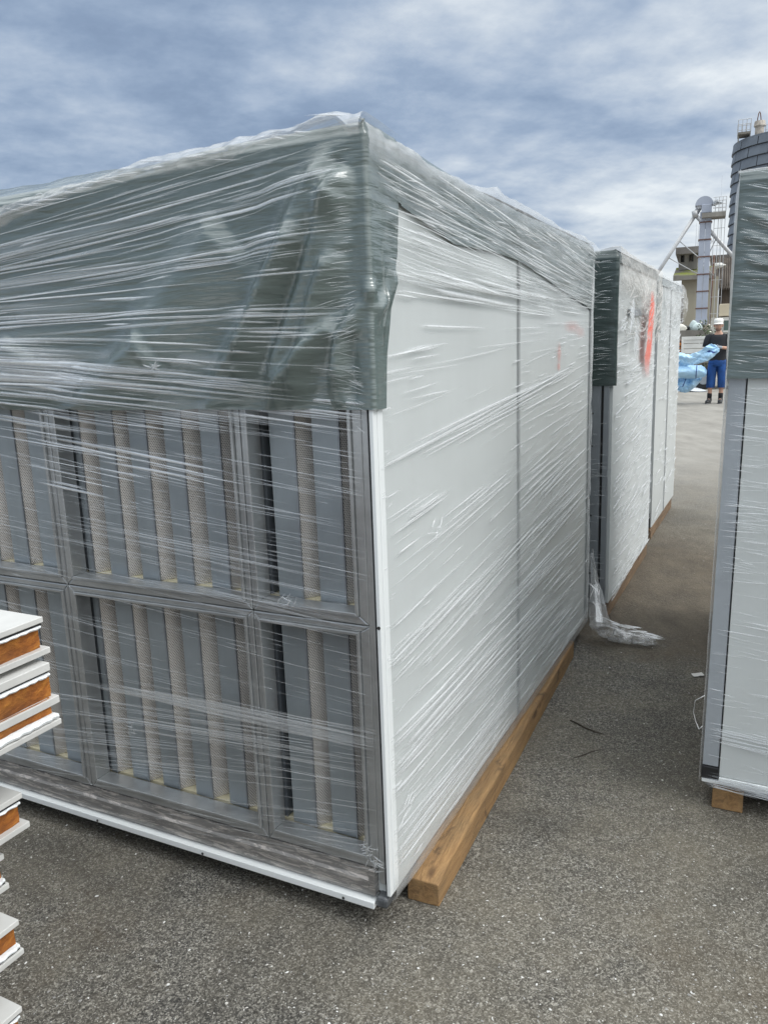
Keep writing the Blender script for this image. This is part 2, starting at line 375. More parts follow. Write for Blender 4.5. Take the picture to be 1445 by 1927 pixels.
def tag(o, label=None, cat=None, group=None, kind=None):
    for k, v in (('label', label), ('category', cat), ('group', group), ('kind', kind)):
        if v: o[k] = v
    return o
def empty(name, loc, rz=0.0, label=None, cat=None, group=None):
    o = bpy.data.objects.new(name, None); C.objects.link(o); o.location = loc; o.rotation_euler = (0, 0, rz); o.empty_display_size = .2
    return tag(o, label, cat, group)
def fbm(x, y, z=0.0, o=4):
    v = 0; a = .5
    for _ in range(o):
        v += a * mnoise.noise((x, y, z)); x *= 2.03; y *= 2.03; z += 7.7; a *= .5
    return v
def seg_dist(px, py, ax, ay, bx, by):
    dx, dy = bx - ax, by - ay; L2 = dx * dx + dy * dy
    t = max(0, min(1, ((px - ax) * dx + (py - ay) * dy) / L2)); 
    return math.hypot(px - ax - t * dx, py - ay - t * dy), t

# ------------------------------------------------------------------ ground
def build_ground():
    mb = MB(); xs = [-900, -120, -30, -8, 0, 4, 8, 16, 40, 140, 900]; ys = [-900, -80, -15, -3, 1, 4, 8, 14, 24, 60, 200, 900]
    P = [(x, y, 0) for x in xs for y in ys]; mb.grid(P, len(xs), len(ys))
    mb.f = [tuple(reversed(f)) if False else f for f in mb.f]
    g = mb.build('ground', MAT['asphalt']); tag(g, kind='structure')
build_ground()

def rock_chip(mb, x, y, r, mi=0):
    n = random.randint(4, 6); a0 = random.random() * 6.28; st = random.uniform(.25, .8)
    ca, sa = math.cos(a0), math.sin(a0); h = r * random.uniform(.25, .6)
    ring = []
    for k in range(n):
        a = 2 * math.pi * k / n + random.uniform(-.3, .3); q = r * random.uniform(.75, 1.1)
        ux, uy = q * math.cos(a), q * st * math.sin(a)
        ring.append((x + ux * ca - uy * sa, y + ux * sa + uy * ca))
    vs = [(a, b, .0005) for a, b in ring] + [(x + (a - x) * .6, y + (b - y) * .6, h * random.uniform(.7, 1.1)) for a, b in ring]
    fs = [(k, (k + 1) % n, n + (k + 1) % n, n + k) for k in range(n)] + [tuple(range(n, 2 * n))]
    mb.add(vs, fs, mi)
def build_chips():
    mb = MB()
    for _ in range(4200):
        px = random.uniform(-40, 1480); py = 1927 + 60 - (random.random() ** 1.1) * 1000
        p = at_ground(px, py)
        if p.y > 6: continue
        l = p - CA; lx, ly = l.dot(AX), l.dot(AY)
        if -2.1 < lx < .05 and .05 < ly < 2.15: continue
        if 3.2 > ly > 2.3 and random.random() < .6: continue
        r = random.choice((.0012, .0016, .002, .0024, .003, .0042))*random.uniform(.8, 1.25)
        if mnoise.noise((p.x * 1.4, p.y * 1.4, 3)) < -.15 and random.random() < .7: continue
        rock_chip(mb, p.x, p.y, r, random.choice((0, 0, 1, 1, 1, 2)))
    o = mb.build('stone_chips', [simple('pale_chip', (.52, .50, .46), .7), simple('grey_chip', (.30, .29, .27), .7), simple('white_chip', (.72, .71, .68), .6)])
    tag(o, 'pale loose stone chips scattered over the dark asphalt', 'gravel', kind='stuff')
build_chips()

# ------------------------------------------------------------------ stretch film creases
UMAX = [1e9]; UMIN = [-1e9]; VMIN = [-1e9]; FILM_A = .88
def crease(mb, fn, u, v, ang, ln, w, h, al, bend=0.0, wob=.0):
    """one gathered fold of film: a long thin ridge; fn(u, v, off) gives the 3D point"""
    n = max(5, min(16, int(ln / .045)))
    if v < VMIN[0]: return
    ca, sa = math.cos(ang), math.sin(ang); P = []; D = []
    lo_, hi_ = u - abs(ca) * ln / 2, u + abs(ca) * ln / 2
    if hi_ > UMAX[0] or lo_ < UMIN[0]:          # keep each fold on its own face
        lo_, hi_ = max(lo_, UMIN[0]), min(hi_, UMAX[0])
        if hi_ - lo_ < .012: return
        u2 = (lo_ + hi_) / 2; v += (u2 - u) * math.tan(ang) if abs(ca) > .3 else 0; u = u2; ln = (hi_ - lo_) / max(abs(ca), .3)
    ph = random.random() * 6.28; peak = random.uniform(.25, .75)
    for i in range(n):
        t = i / (n - 1); s_ = (t - .5) * ln
        tap = (math.sin(math.pi * (t ** (math.log(.5) / math.log(peak))))) ** .7 if 0 < t < 1 else 0.0
        dv = .5 * bend * (s_ / ln) ** 2 * ln + .3 * wob * math.sin(ph + t * 6) * w
        cu = u + ca * s_ - sa * dv; cv = v + sa * s_ + ca * dv
        ww = w * (.35 + .65 * tap)
        for k, (q, hh, a) in enumerate(((-1, 0, 0), (-.62, 1, 1), (.35, .55, .9), (1, 0, 0))):
            P.append(fn(cu - sa * q * ww, cv + ca * q * ww, h * hh * (.3 + .7 * tap))); D.append(al * FILM_A * a * tap)
    mb.grid(P, n, 4, D)

# ------------------------------------------------------------------ unit A: the big wrapped unit in front
LA, WA, ZB, ZT = 2.19, 2.17, .085, 1.80
def frame_rect(mb, x0, x1, z0, z1, ix0, ix1, iz0, iz1, y0, y1, mi=0):
    """mitred frame: outer rectangle, opening, front at y0"""
    o = [(x0, z0), (x1, z0), (x1, z1), (x0, z1)]; i = [(ix0, iz0), (ix1, iz0), (ix1, iz1), (ix0, iz1)]
    for k in range(4):
        a, b = o[k], o[(k + 1) % 4]; c, d = i[(k + 1) % 4], i[k]
        vs = [(p[0], y0, p[1]) for p in (a, b, c, d)] + [(p[0], y1, p[1]) for p in (a, b, c, d)]
        mb.add(vs, [(0, 1, 2, 3), (4, 7, 6, 5), (0, 4, 5, 1), (2, 6, 7, 3), (1, 5, 6, 2), (3, 7, 4, 0)], mi)

def build_unit_a():
    U = empty('wrapped_unit', CA, -TH, 'large film wrapped unit in front with baffle openings and green tarpaulin over its top', 'wrapped machine', 'film wrapped units on timber beams')
    # body panels
    mb = MB(); mb.box(-.045, 0, .010, LA - .02, ZB + .004, ZT); mb.build('side_panel', MAT['white'], U, bevel=.003)
    mb = MB(); mb.box(-.0065, .004, -.010, .0085, ZB + .012, 1.42); mb.box(.0005, .0045, .0095, .036, ZB + .012, 1.42)
    ct = mb.build('corner_trim', MAT['trim'], U, bevel=.002); ct['label'] = 'bright white edge trim of the corner'
    mb = MB(); mb.box(.0005, .0035, 1.044, 1.066, ZB + .01, ZT - .01); mb.build('joint_strip', MAT['greyseam'], U)
    mb = MB(); mb.box(.0005, .006, LA - .055, LA - .0205, ZB + .01, ZT - .02); mb.build('end_trim', MAT['greyseam'], U)
    mb = MB(); mb.box(-WA, -WA + .045, .012, LA - .02, ZB, ZT); mb.box(-WA + .046, -.046, LA - .07, LA - .022, ZB, ZT)
    mb.box(-WA + .046, -.046, .03, LA - .072, ZB - .004, ZB + .03); mb.build('body', MAT['white'], U)
    mb = MB(); mb.box(-WA + .046, -.046, .02, LA - .03, ZT - .04, ZT - .002); mb.build('roof', MAT['white'], U)
    mb = MB(); mb.box(-WA + .046, -.046, .52, .56, ZB + .035, ZT - .045); mb.build('dark_backing', MAT['dark'], U)  # dark sheet added behind the baffles so no light leaks through
    # louvre modules
    cols = [(-.352, -.030, -.329, -.063, [(-.307, -.233), (-.188, -.113)]),
            (-.985, -.354, -.955, -.379, [(-.954, -.928), (-.868, -.803), (-.752, -.688), (-.632, -.570), (-.515, -.452)]),
            (-1.618, -.987, -1.588, -1.012, [(-1.587, -1.561), (-1.50, -1.435), (-1.385, -1.32), (-1.262, -1.19), (-1.138, -1.072)]),
            (-WA + .05, -1.620, -2.09, -1.645, [(-2.03, -1.965), (-1.91, -1.845), (-1.79, -1.72)])]
    rows = [(.158, .782, .190, .758), (.784, 1.46, .812, 1.43)]
    for (x0, x1, ix0, ix1, bf) in cols:
        for (z0, z1, iz0, iz1) in rows:
            mb = MB(); frame_rect(mb, x0, x1, z0, z1, ix0 - .008, ix1 + .008, iz0 - .008, iz1 + .008, .0, .05)
            mb2 = MB(); frame_rect(mb2, ix0 - .0078, ix1 + .0078, iz0 - .0078, iz1 + .0078, ix0, ix1, iz0, iz1, -.007, .045)
            mod = mb.build('louvre_module', MAT['steel'], U, bevel=.003)
            mb2.build('glazing_bead', MAT['steel'], mod, bevel=.0015)
            mb = MB(); mb.box(ix0 - .02, ix1 + .02, .06, .50, iz0 - .02, iz0 - .004); mb.build('channel_floor', MAT['cream'], mod)
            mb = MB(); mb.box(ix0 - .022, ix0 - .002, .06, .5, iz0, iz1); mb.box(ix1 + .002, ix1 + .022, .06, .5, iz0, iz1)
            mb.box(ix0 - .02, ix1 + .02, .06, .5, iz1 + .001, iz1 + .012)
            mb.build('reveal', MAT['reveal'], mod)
            for (b0, b1) in bf:
                m = MB()
                zz0, zz1 = iz0 - .003, iz1 + .0005
                m.box(b0, b1 - .006, .052, .40, zz0, zz1)
                ge = b1 + .040; vs = [(b1 - .0055, .0538, zz0), (ge, .120, zz0), (ge, .40, zz0), (b1 - .0055, .40, zz0)]; vs += [(x, y, zz1) for x, y, _ in vs]
                m.add(vs, [(0, 1, 5, 4), (1, 2, 6, 5), (2, 3, 7, 6), (3, 0, 4, 7), (3, 2, 1, 0), (4, 5, 6, 7)], 1)
                m.box(b1 - .0058, b1 - .0015, .049, .0535, zz0, zz1, 2)
                m.build('baffle', [MAT['zinc'], MAT['perf'], MAT['postgrey']], mod)
    # corner post left of the trim
    mb = MB(); mb.box(-.0295, -.0145, -.002, .009, .12, 1.44); mb.build('corner_post', MAT['steel'], U, bevel=.002)
    mb = MB(); mb.box(-.0143, -.0067, .002, .0095, .10, 1.44); mb.build('black_gap', MAT['black'], U)
    # sill: stepped scuffed channel under the modules, white drip rail below it
    mb = MB(); prof = [(.02, .1565), (-.001, .1555), (-.003, .130), (-.012, .127), (-.013, .106), (-.007, .104), (-.006, .0835), (.02, .0825)]
    n = 40; P = []
    for i in range(n):
        x = -WA + .02 + (WA - .075) * i / (n - 1)
        for (y, z) in prof: P.append((x, y + .0004 * fbm(x * 9, z * 60), z))
    mb.grid(P, n, len(prof)); mb.box(-.0545, -.038, -.012, .05, .09, .156)
    mb.build('sill', MAT['steel_dirty'], U)
    mb = MB(); mb.box(-WA, -.0365, -.024, .02, .0605, .0785); rl = mb.build('drip_rail', MAT['trim'], U, bevel=.0015)
    for x in (-.12, -.56, -.95, -1.4):
        mb = MB(); mb.tube([(x, -.0265, .069), (x, -.0282, .069)], .0036, 8); mb.build('screw', MAT['screw'], rl)
    mb = MB(); mb.tube([(-.001, -.0095, .786), (-.001, -.0115, .786)], .0042, 8); mb.build('screw', MAT['screw'], ct)
    mb = MB(); mb.box(-.036, -.003, -.018, .03, .063, .093); mb.build('corner_foot', MAT['footgrey'], U, bevel=.008)
    # screw on the inner post
    # ---------------- tarpaulin
    def rs(pts, fn): return [fn(*p) for p in pts]
    FO = lambda px, py: on_front(px, py, CA)
    folds = []                                   # (ax, az, bx, bz, width, amp)
    def fold(pts, w, a):
        q = [FO(*p) for p in pts]
        folds.append((q, w, a))
    fold([(640, 290), (612, 330), (590, 370), (566, 420), (545, 470), (522, 530), (500, 590), (472, 640), (440, 690), (402, 772)], .036, .021)
    fold([(672, 318), (655, 330), (640, 352), (628, 390), (616, 440), (600, 490), (582, 545), (562, 600), (545, 650), (528, 710), (520, 768)], .021, .018)
    fold([(580, 420), (550, 480), (520, 540), (490, 610), (462, 680)], .018, .012)
    fold([(640, 470), (622, 520), (604, 575), (588, 640), (572, 700), (560, 760)], .015, .013)
    fold([(300, 640), (265, 670), (230, 700), (150, 770)], .05, .018)
    fold([(40, 640), (25, 700), (10, 760)], .05, .018)
    fold([(640, 600), (600, 645), (560, 690), (530, 735)], .014, .012)
    fold([(715, 555), (690, 573), (668, 597), (652, 628), (642, 665), (634, 740)], .012, .014)
    fold([(430, 420), (380, 490), (330, 560), (260, 640)], .06, .014)
    dents = []
    def dent(pts, w, a):
        q = [FO(*p) for p in pts]
        dents.append((q, w, a))
    dent([(640, 380), (590, 480), (560, 560), (520, 650)], .02, .012); dent([(660, 620), (668, 760)], .012, .012); dent([(650, 300), (625, 360)], .02, .012)
    def hcurve(x, z):
        h = 0
        for lst, sg in ((folds, 1), (dents, -.7)):
            for (q, w, a) in lst:
                if not (min(k[0] for k in q) - 3 * w < x < max(k[0] for k in q) + 3 * w): continue
                best = (9, 0); nq = len(q) - 1
                for m_ in range(nq):
                    d, t = seg_dist(x, z, q[m_][0], q[m_][1], q[m_ + 1][0], q[m_ + 1][1])
                    if d < best[0]: best = (d, (m_ + t) / nq)
                d, t = best; m_ = min(int(t * nq), nq - 1); (ax, az), (bx, bz) = q[m_], q[m_ + 1]
                up_side = (bx - ax) * (z - az) - (bz - az) * (x - ax) > 0          # the flank that looks to the right, towards the light
                ww = w * (2.1 if up_side else .8)
                h += sg * a * 2.0 * math.exp(-(d / ww) ** 2) * min(1, t / .15 + .2, (1 - t) / .2 + .35)
        h += .010 * fbm(x * 2.2 + z * .9, z * .7, 1) + .0035 * fbm(x * 3, z * 14, 4)
        if x > -.14: h += .0026 * fbm(x * 7 + 3, z * 40, 9, 2) * min(1, (x + .14) / .06)
        return h
    # the film bridges the folds: an envelope over the crests, sampled once
    gx, gz = np.linspace(-2.2, .02, 223), np.linspace(1.24, 1.80, 57)
    Hh = np.array([[max(hcurve(float(x), float(z)), 0.0) for z in gz] for x in gx]); Env = Hh.copy()
    for k in range(-7, 8): Env = np.maximum(Env, np.roll(Hh, k, axis=0) * (1 - .03 * abs(k)))
    for _ in range(6): Env = .5 * Env + .25 * np.roll(Env, 1, 0) + .25 * np.roll(Env, -1, 0)
    def env(x, z):
        fx = min(max((x + 2.2) / .01, 0), 221.99); fz = min(max((z - 1.24) / .01, 0), 55.99); i, j = int(fx), int(fz); a, b = fx - i, fz - j
        return (Env[i, j] * (1 - a) + Env[i + 1, j] * a) * (1 - b) + (Env[i, j + 1] * (1 - a) + Env[i + 1, j + 1] * a) * b
    # perimeter sheet: columns run along the front (x from -WA to 0), round the corner, then along the right side
    cols_ = [('f', -WA - .02 + (WA + .02) * (i / 210) ** .85) for i in range(210)]
    cols_ += [('c', a) for a in (0.0, .35, .7, 1.0)]
    cols_ += [('r', y) for y in list(np.linspace(.012, .16, 22)) + list(np.linspace(.18, LA + .01, 84))]
    sidepts = [(.0, 1.275), (.0402, 1.275), (.047, 1.36), (.085, 1.53), (.118, 1.60), (.130, 1.712), (.17, 1.705), (.475, 1.6586), (.8, 1.668), (1.0864, 1.6625), (1.6, 1.60), (2.04, 1.556), (2.3, 1.52)]
    sx_, sz_ = [p[0] for p in sidepts], [p[1] for p in sidepts]
    NV = 110; P = []; r0 = .028
    lump = lambda x, y: .024 * min(1, max(0, (x + .75) / .40)) * math.exp(-(y / .45) ** 2)       # the bunched corner stands a little higher
    for (k, q) in cols_:
        for j in range(NV):
            t = j / (NV - 1)
            if k == 'f': zb = 1.276 + .006 * fbm(q * 4, 2) ; top = ZT + .03 + lump(q, 0)
            elif k == 'c': zb = 1.276; top = ZT + .03 + lump(0, 0)
            else: zb = float(np.interp(q, sx_, sz_)); top = ZT + .03 - .008 * min(1, q) + .006 * fbm(q * 3, 8) + lump(0, q)
            if t < .06:                                   # over the roof edge
                a = t / .06 * math.pi / 2; inset = .012 + r0 * (1 - math.sin(a)) ; z = top - r0 * (1 - math.cos(a)); out = -inset
            else:
                z = top - r0 - (top - r0 - zb) * (t - .06) / .94; out = 0.0
            if k == 'f':
                h = (hcurve(q, z) if t >= .05 else .3 * hcurve(q, z)) * min(1, max(0, -q / .05))
                P.append((q, -.014 - max(h, -.012) - out, z))
            elif k == 'c':
                a = q * math.pi / 2; h = .012 + .0012 * fbm(q * 2, z * 22, 3) + .008 * math.exp(-((z - 1.52) / .018) ** 2)
                e = .002 if z > 1.3 else 0
                R_ = h + out * .6
                P.append((.001 + R_ * math.sin(a), -.003 - R_ * math.cos(a), z))
            else:
                lift = .012 if q < .15 else .007
                h = lift + (.006 * fbm(q * 3, z * 16, 5) + .004 * fbm(q * 20, z * 8, 6) * (1 if q < .16 else .4)) * min(1, q / .06)
                cr_ = seg_dist(q, z, .10, 1.545, .0, 1.47)[0]; h += .014 * math.exp(-(cr_ / .016) ** 2)
                P.append((max(h, .0055) + out * .5, q, z))
    mb = MB(); mb.grid(P, len(cols_), NV)
    # roof sheet with a hump towards the far left
    HUMP = on_front(60, 350, CA, .36)[1] - ZT - .024
    nx, ny = 60, 30; Q = []
    for i in range(nx):
        x = -WA - .01 + (WA - .0) * i / (nx - 1)
        for j in range(ny):
            y = .012 + (LA - .02) * j / (ny - 1)
            w = max(0, min(1, (-x - .62) / .25)); b = math.exp(-((y - .36) / .16) ** 2)
            z = ZT + .024 + .03 * fbm(x * 1.5, y * 1.5, 2) * min(1, y * 4) + w * b * (HUMP + .018 * fbm(x * 5, y * 3, 11))
            if min(-x, y, LA - y) < .06: z = min(z, ZT + .028)
            z += lump(x, y)
            Q.append((x, y, z))
    mb.grid(Q, nx, ny)
    tp = mb.build('tarpaulin', MAT['tarp'], U, smooth=True)
    # ---------------- stretch film
    mb = MB()
    front = lambda off0: (lambda u, v, o: (u, -off0 - o, v))
    UMAX[0], UMIN[0] = -.006, -2.15
    fF = lambda u, v, o: (u, -.017 - env(u, v) - o, v)
    # creases across the tarpaulin front: clusters of long bright folds, fanning with height
    def slopeF(z): return float(np.interp(z, [.1, .35, .6, .95, 1.1, 1.31, 1.42, 1.5, 1.62, 1.75], [.10, .12, -.07, -.10, -.14, -.098, -.066, -.01, .05, .095]))
    def cluster(fn, uc, vc, n, spread, ln, w, al, slope, hk=.5, du=None):
        for _ in range(n):
            v = vc + random.gauss(0, spread); u = uc + random.gauss(0, du if du else ln * .25)
            L_ = ln * random.uniform(.35, 1.25)
            crease(mb, fn, u, v, math.atan(slope + random.gauss(0, .012)), L_, w * random.choice((.5, .7, .8, 1.0, 1.5)), w * hk, al * random.uniform(.4, 1.1), random.gauss(0, .02), .5)
    for z0 in np.arange(1.29, 1.80, .0135):
        s_ = slopeF(z0)
        for _ in range(4):
            L_ = random.choice((.12, .25, .4, .7, 1.0)); u = random.uniform(-1.75, -.10)
            if u > -.5 and random.random() < .45: continue
            w = random.choice((.0011, .0016, .002, .0028, .004))
            al = random.uniform(.4, 1.0) * (1.0 if u < -.3 else .7)
            crease(mb, fF, u, z0 + random.gauss(0, .012) - s_ * 0, math.atan(s_ + random.gauss(0, .02)), L_, w, w * .8, al, random.gauss(0, .03), .6)
    for (uc, vc, n, ln, w, al) in ((-1.1, 1.38, 16, .9, .006, .95), (-1.2, 1.44, 14, 1.0, .007, .9), (-1.0, 1.52, 12, .8, .005, .75), (-.75, 1.31, 10, .6, .0045, .9), (-.45, 1.36, 14, .4, .004, .8),
                                   (-.9, 1.60, 10, .9, .0045, .7), (-.5, 1.70, 12, .6, .0035, .7), (-.25, 1.46, 14, .26, .0035, .7), (-.9, 1.68, 8, .9, .0035, .6), (-.2, 1.62, 12, .3, .003, .6), (-.3, 1.76, 10, .5, .003, .65)):
        cluster(fF, uc, vc, n, .028, ln, w, al, slopeF(vc), .6)
    # broad veils: film lying double, its sky sheen painted in as faint white
    for _ in range(22):
        z0 = random.uniform(1.3, 1.76); crease(mb, front(.027), random.uniform(-1.6, -.3), z0, math.atan(slopeF(z0)), random.uniform(.4, 1.0), random.uniform(.012, .03), .002, random.uniform(.06, .20), random.gauss(0, .03))
    # fine herring-bone stress lines near the corner
    for (px, py, n, ang) in ((690, 590, 26, .55), (665, 610, 22, .2), (712, 740, 24, -.7), (690, 700, 16, -.35), (665, 720, 18, -.2), (655, 560, 16, .1), (640, 330, 26, .15), (690, 400, 24, .12), (660, 470, 20, .05)):
        x, z = FO(px, py)
        for _ in range(int(n * .7)): crease(mb, fF, min(-.012, x + random.gauss(0, .025)), z + random.gauss(0, .03), ang * .6 + random.gauss(0, .06), random.uniform(.03, .09), .0009, .0008, random.uniform(.3, .65))
    # over the louvres
    fL = front(.013)
    for _ in range(620):
        z0 = random.uniform(.12, 1.27)
        u = random.uniform(-1.7, -.06); L_ = random.choice((.05, .09, .16, .3, .5)); w = random.choice((.0009, .0012, .0016))
        crease(mb, fL, u, z0, math.atan(slopeF(z0) + random.gauss(0, .02)), L_, w, w * .6, random.uniform(.15, .62), random.gauss(0, .02), .5)
    for (px, py, n, ln, w, al, sp) in ((120, 800, 9, .5, .0035, 1.0, .02), (230, 870, 10, .45, .003, 1.0, .025), (160, 905, 6, .3, .003, .95, .02), (330, 880, 4, .3, .0025, .9, .02), (60, 790, 12, .3, .0025, .8, .03), (620, 850, 12, .2, .0015, .6, .05),
                                       (300, 1020, 24, .7, .0015, .55, .03), (480, 1050, 16, .5, .0014, .6, .03), (380, 1325, 20, .6, .003, .55, .012), (560, 1360, 16, .5, .003, .55, .012), (380, 1370, 24, .8, .0022, .6, .03), (250, 1420, 16, .5, .0018, .5, .02), (560, 1400, 20, .5, .0016, .5, .03),
                                       (640, 1320, 14, .2, .0014, .5, .05), (150, 1360, 18, .5, .0018, .6, .04), (300, 780, 20, .6, .003, .85, .014), (600, 770, 20, .4, .0025, .8, .014), (610, 1560, 12, .2, .0016, .7, .03), (430, 1110, 12, .4, .0014, .5, .03)):
        x, z = FO(px, py); cluster(fL, x, z, n, sp, ln, w, al, slopeF(z), .6)
    for (px, py, ln, w, al) in ((420, 1330, 1.0, .012, .22), (560, 1365, .7, .014, .25), (640, 1385, .4, .012, .3), (330, 1310, .6, .008, .22)):
        x, z = FO(px, py); crease(mb, fL, x, z, math.atan(.01 + slopeF(z)), ln, w, .003, al)
    x, z = FO(318, 688)
    for _ in range(8): crease(mb, fF, x + random.gauss(0, .006), z + random.gauss(0, .004), random.uniform(-.8, .9), .03, .0022, .003, .95, .4)
    for (px, py) in ((545, 1128), (700, 1600), (690, 1590), (712, 1620), (250, 1370)):
        x, z = FO(px, py)
        for _ in range(9): crease(mb, fL, x + random.gauss(0, .01), z + random.gauss(0, .012), random.uniform(-.5, 1.6), random.uniform(.015, .05), .0016, .002, .7, .3)
    mb.build('stretch_film', MAT['film'], U, smooth=True); mb = MB()
    # along the right side: film folds on the tarp band and over the white panel
    side = lambda off0: (lambda u, v, o: (off0 + o, u, v))
    UMAX[0], UMIN[0] = 2.185, .012; VMIN[0] = .112
    sT, sP = side(.022), side(.0065)
    OS = lambda px, py: on_side(px, py, CA)
    def slopeR(y, z): return float(np.interp(z, [.1, .3, .55, .72, .9, 1.2, 1.4, 1.52, 1.6, 1.75], [-.025, -.03, .035, .09, .10, .085, .05, 0, -.05, -.075]))
    for _ in range(330):
        y = random.uniform(.03, 2.15); z = random.uniform(1.55, 1.785); L_ = random.choice((.12, .25, .45, .7)); w = random.choice((.0012, .0018, .0026, .004))
        crease(mb, sT, y, z, math.atan(slopeR(y, z) + random.gauss(0, .02)), L_, w, w * .9, random.uniform(.25, .9), random.gauss(0, .03), .6)
    for _ in range(560):
        z = random.uniform(.1, 1.62); y = random.uniform(.05, 2.16)
        k = (y / 2.2) * .6 + (1.3 - z) * .5
        if 1.0 < z < 1.5 and y < 1.0 and random.random() < .75: continue
        if random.random() > .35 + k: continue
        L_ = random.choice((.08, .15, .3, .5, .8)); w = random.choice((.0012, .0016, .0024, .0034))
        crease(mb, sP, y, z, math.atan(slopeR(y, z) + random.gauss(0, .022)), L_, w, w * .9, random.uniform(.25, .95), random.gauss(0, .03), .6)
    for (px, py, n, ln, w, al, sp) in ((830, 500, 10, .5, .004, .8, .03), (1010, 560, 16, .8, .005, .85, .03), (900, 560, 12, .8, .005, .8, .025), (1000, 740, 10, 1.4, .0035, .9, .022), (880, 800, 10, .8, .003, .7, .02), (1040, 890, 14, .7, .005, .8, .03), (900, 960, 12, .6, .004, .7, .04), (1050, 960, 22, .7, .005, .8, .045),
                                       (860, 1130, 18, .9, .005, .75, .035), (1000, 1100, 22, .9, .005, .8, .05), (840, 1300, 18, .9, .006, .8, .04), (800, 1380, 16, .7, .006, .75, .03), (960, 1230, 26, .9, .005, .8, .05), (1040, 1190, 22, .6, .004, .85, .03), (880, 1400, 18, .9, .005, .8, .03), (800, 1520, 14, .5, .004, .7, .03), (900, 1480, 14, .8, .004, .8, .02), (780, 700, 10, .25, .003, .6, .04),
                                       (800, 950, 10, .3, .0028, .85, .012), (760, 1220, 10, .25, .003, .8, .02)):
        y, z = OS(px, py); cluster(sP, y, z, n, sp, ln, w, al, slopeR(y, z), .9)
    for _ in range(44):
        z = random.uniform(.12, 1.05); y = random.uniform(.4, 2.0)
        crease(mb, side(.006), y, z, math.atan(slopeR(y, z)), random.uniform(.4, 1.2), random.uniform(.012, .03), .004, random.uniform(.06, .2), random.gauss(0, .04))
    for (px, py) in ((760, 1515), (752, 1540), (818, 995), (1060, 1180), (925, 1300), (930, 1385)):
        y, z = OS(px, py)
        for _ in range(6): crease(mb, sP, y + random.gauss(0, .02), z + random.gauss(0, .014), random.gauss(.35, .35), random.uniform(.02, .06), .002, .003, .6, .3)
    for _ in range(30):            # short cuts over the trim
        z = random.uniform(.12, 1.25); crease(mb, sP, random.uniform(.01, .06), z, random.gauss(.05, .1), random.uniform(.02, .06), .0012, .001, random.uniform(.3, .8))
    for _ in range(60):            # gathered film round the far edge and under the bottom edge
        crease(mb, sP, LA - .03 + random.gauss(0, .01), random.uniform(.12, 1.7), math.pi / 2 + random.gauss(0, .12), random.uniform(.08, .3), .003, .006, random.uniform(.3, .8))
        crease(mb, side(.008), random.uniform(.25, 2.1), .108 + random.gauss(.0, .010), random.gauss(0, .02), random.uniform(.15, .5), .004, .004, random.uniform(.3, .9))
    mb.build('stretch_film', MAT['films'], U, smooth=True)
    # film bundled along the upper edges
    mb = MB()
    lo = [(672, 262), (655, 236), (647, 230), (620, 240), (560, 262), (494, 282), (452, 306), (400, 318), (315, 334), (221, 350), (142, 377), (52, 413), (0, 442), (-120, 500)]
    hi = [(672, 212), (663, 209), (640, 210), (610, 217), (568, 238), (473, 256), (450, 259), (368, 275), (310, 290), (237, 319), (210, 328), (142, 347), (95, 362), (0, 384), (-120, 420)]
    ql = sorted(FO(*p) for p in lo); qh = sorted(FO(*p) for p in hi)
    nu, nv = 260, 26; P = []; D = []
    x_l, z_l = [q[0] for q in ql], [q[1] for q in ql]; x_h, z_h = [q[0] for q in qh], [q[1] for q in qh]
    for i in range(nu):
        x = -1.75 + (1.75 + .012) * i / (nu - 1)
        zl = float(np.interp(x, x_l, z_l)); zh = float(np.interp(x, x_h, z_h)); zh = max(zh, ZT + .036) if x > -.55 else max(zh, zl + .02)
        for j in range(nv):
            t = j / (nv - 1); c = fbm(x * 9, t * 2.2, 5) ; c2 = fbm(x * 26, t * 5, 8)
            if t < .7:
                q = t / .7; z = zl + (zh - zl) * q; y = -.034 - .012 * math.sin(q * math.pi) + .02 * q ** 3
            else:
                q = (t - .7) / .3; z = zh - .012 * q; y = -.014 + .20 * q
            z += (.006 * c + .004 * c2) * (.4 + t) - .004; y += -.016 * c - .008 * c2
            a = .40 * min(1, t / .10) * (1 - max(0, (t - .8) / .2)) * (.75 + .8 * abs(c) + .5 * abs(c2))
            P.append((x, y, z)); D.append(min(1, a))
    mb.grid(P, nu, nv, D)
    hi2 = [(650, 211), (663, 210), (700, 240), (760, 275), (830, 323), (880, 345), (915, 352), (935, 350), (945, 364), (1010, 398), (1060, 430), (1100, 445), (1122, 464)]
    q2 = sorted(OS(*p) for p in hi2); y_h, z_h2 = [q[0] for q in q2], [q[1] for q in q2]
    nu, nv = 200, 20; P = []; D = []
    for i in range(nu):
        y = -.02 + 2.23 * i / (nu - 1); zh = max(ZT + .026, float(np.interp(y, y_h, z_h2))); zl = ZT - .035 + .02 * fbm(y * 5, 3)
        for j in range(nv):
            t = j / (nv - 1); c = fbm(y * 9, t * 2.5, 15); c2 = fbm(y * 30, t * 5, 18)
            if t < .7: q = t / .7; z = zl + (zh - zl) * q; x = .020 + .008 * math.sin(q * math.pi) - .02 * q ** 3
            else: q = (t - .7) / .3; z = zh - .02 * q; x = -.0 - .15 * q
            z += (.006 * c + .004 * c2) * t; x += .014 * c + .007 * c2 if t > .2 else .004 * c
            a = .46 * min(1, t / .4) * (1 - max(0, (t - .8) / .2)) * (.7 + .8 * abs(c) + .6 * abs(c2))
            P.append((x, y, z)); D.append(min(1, a))
    mb.grid(P, nu, nv, D)
    UMAX[0], UMIN[0] = .0, -2.15; VMIN[0] = -1e9
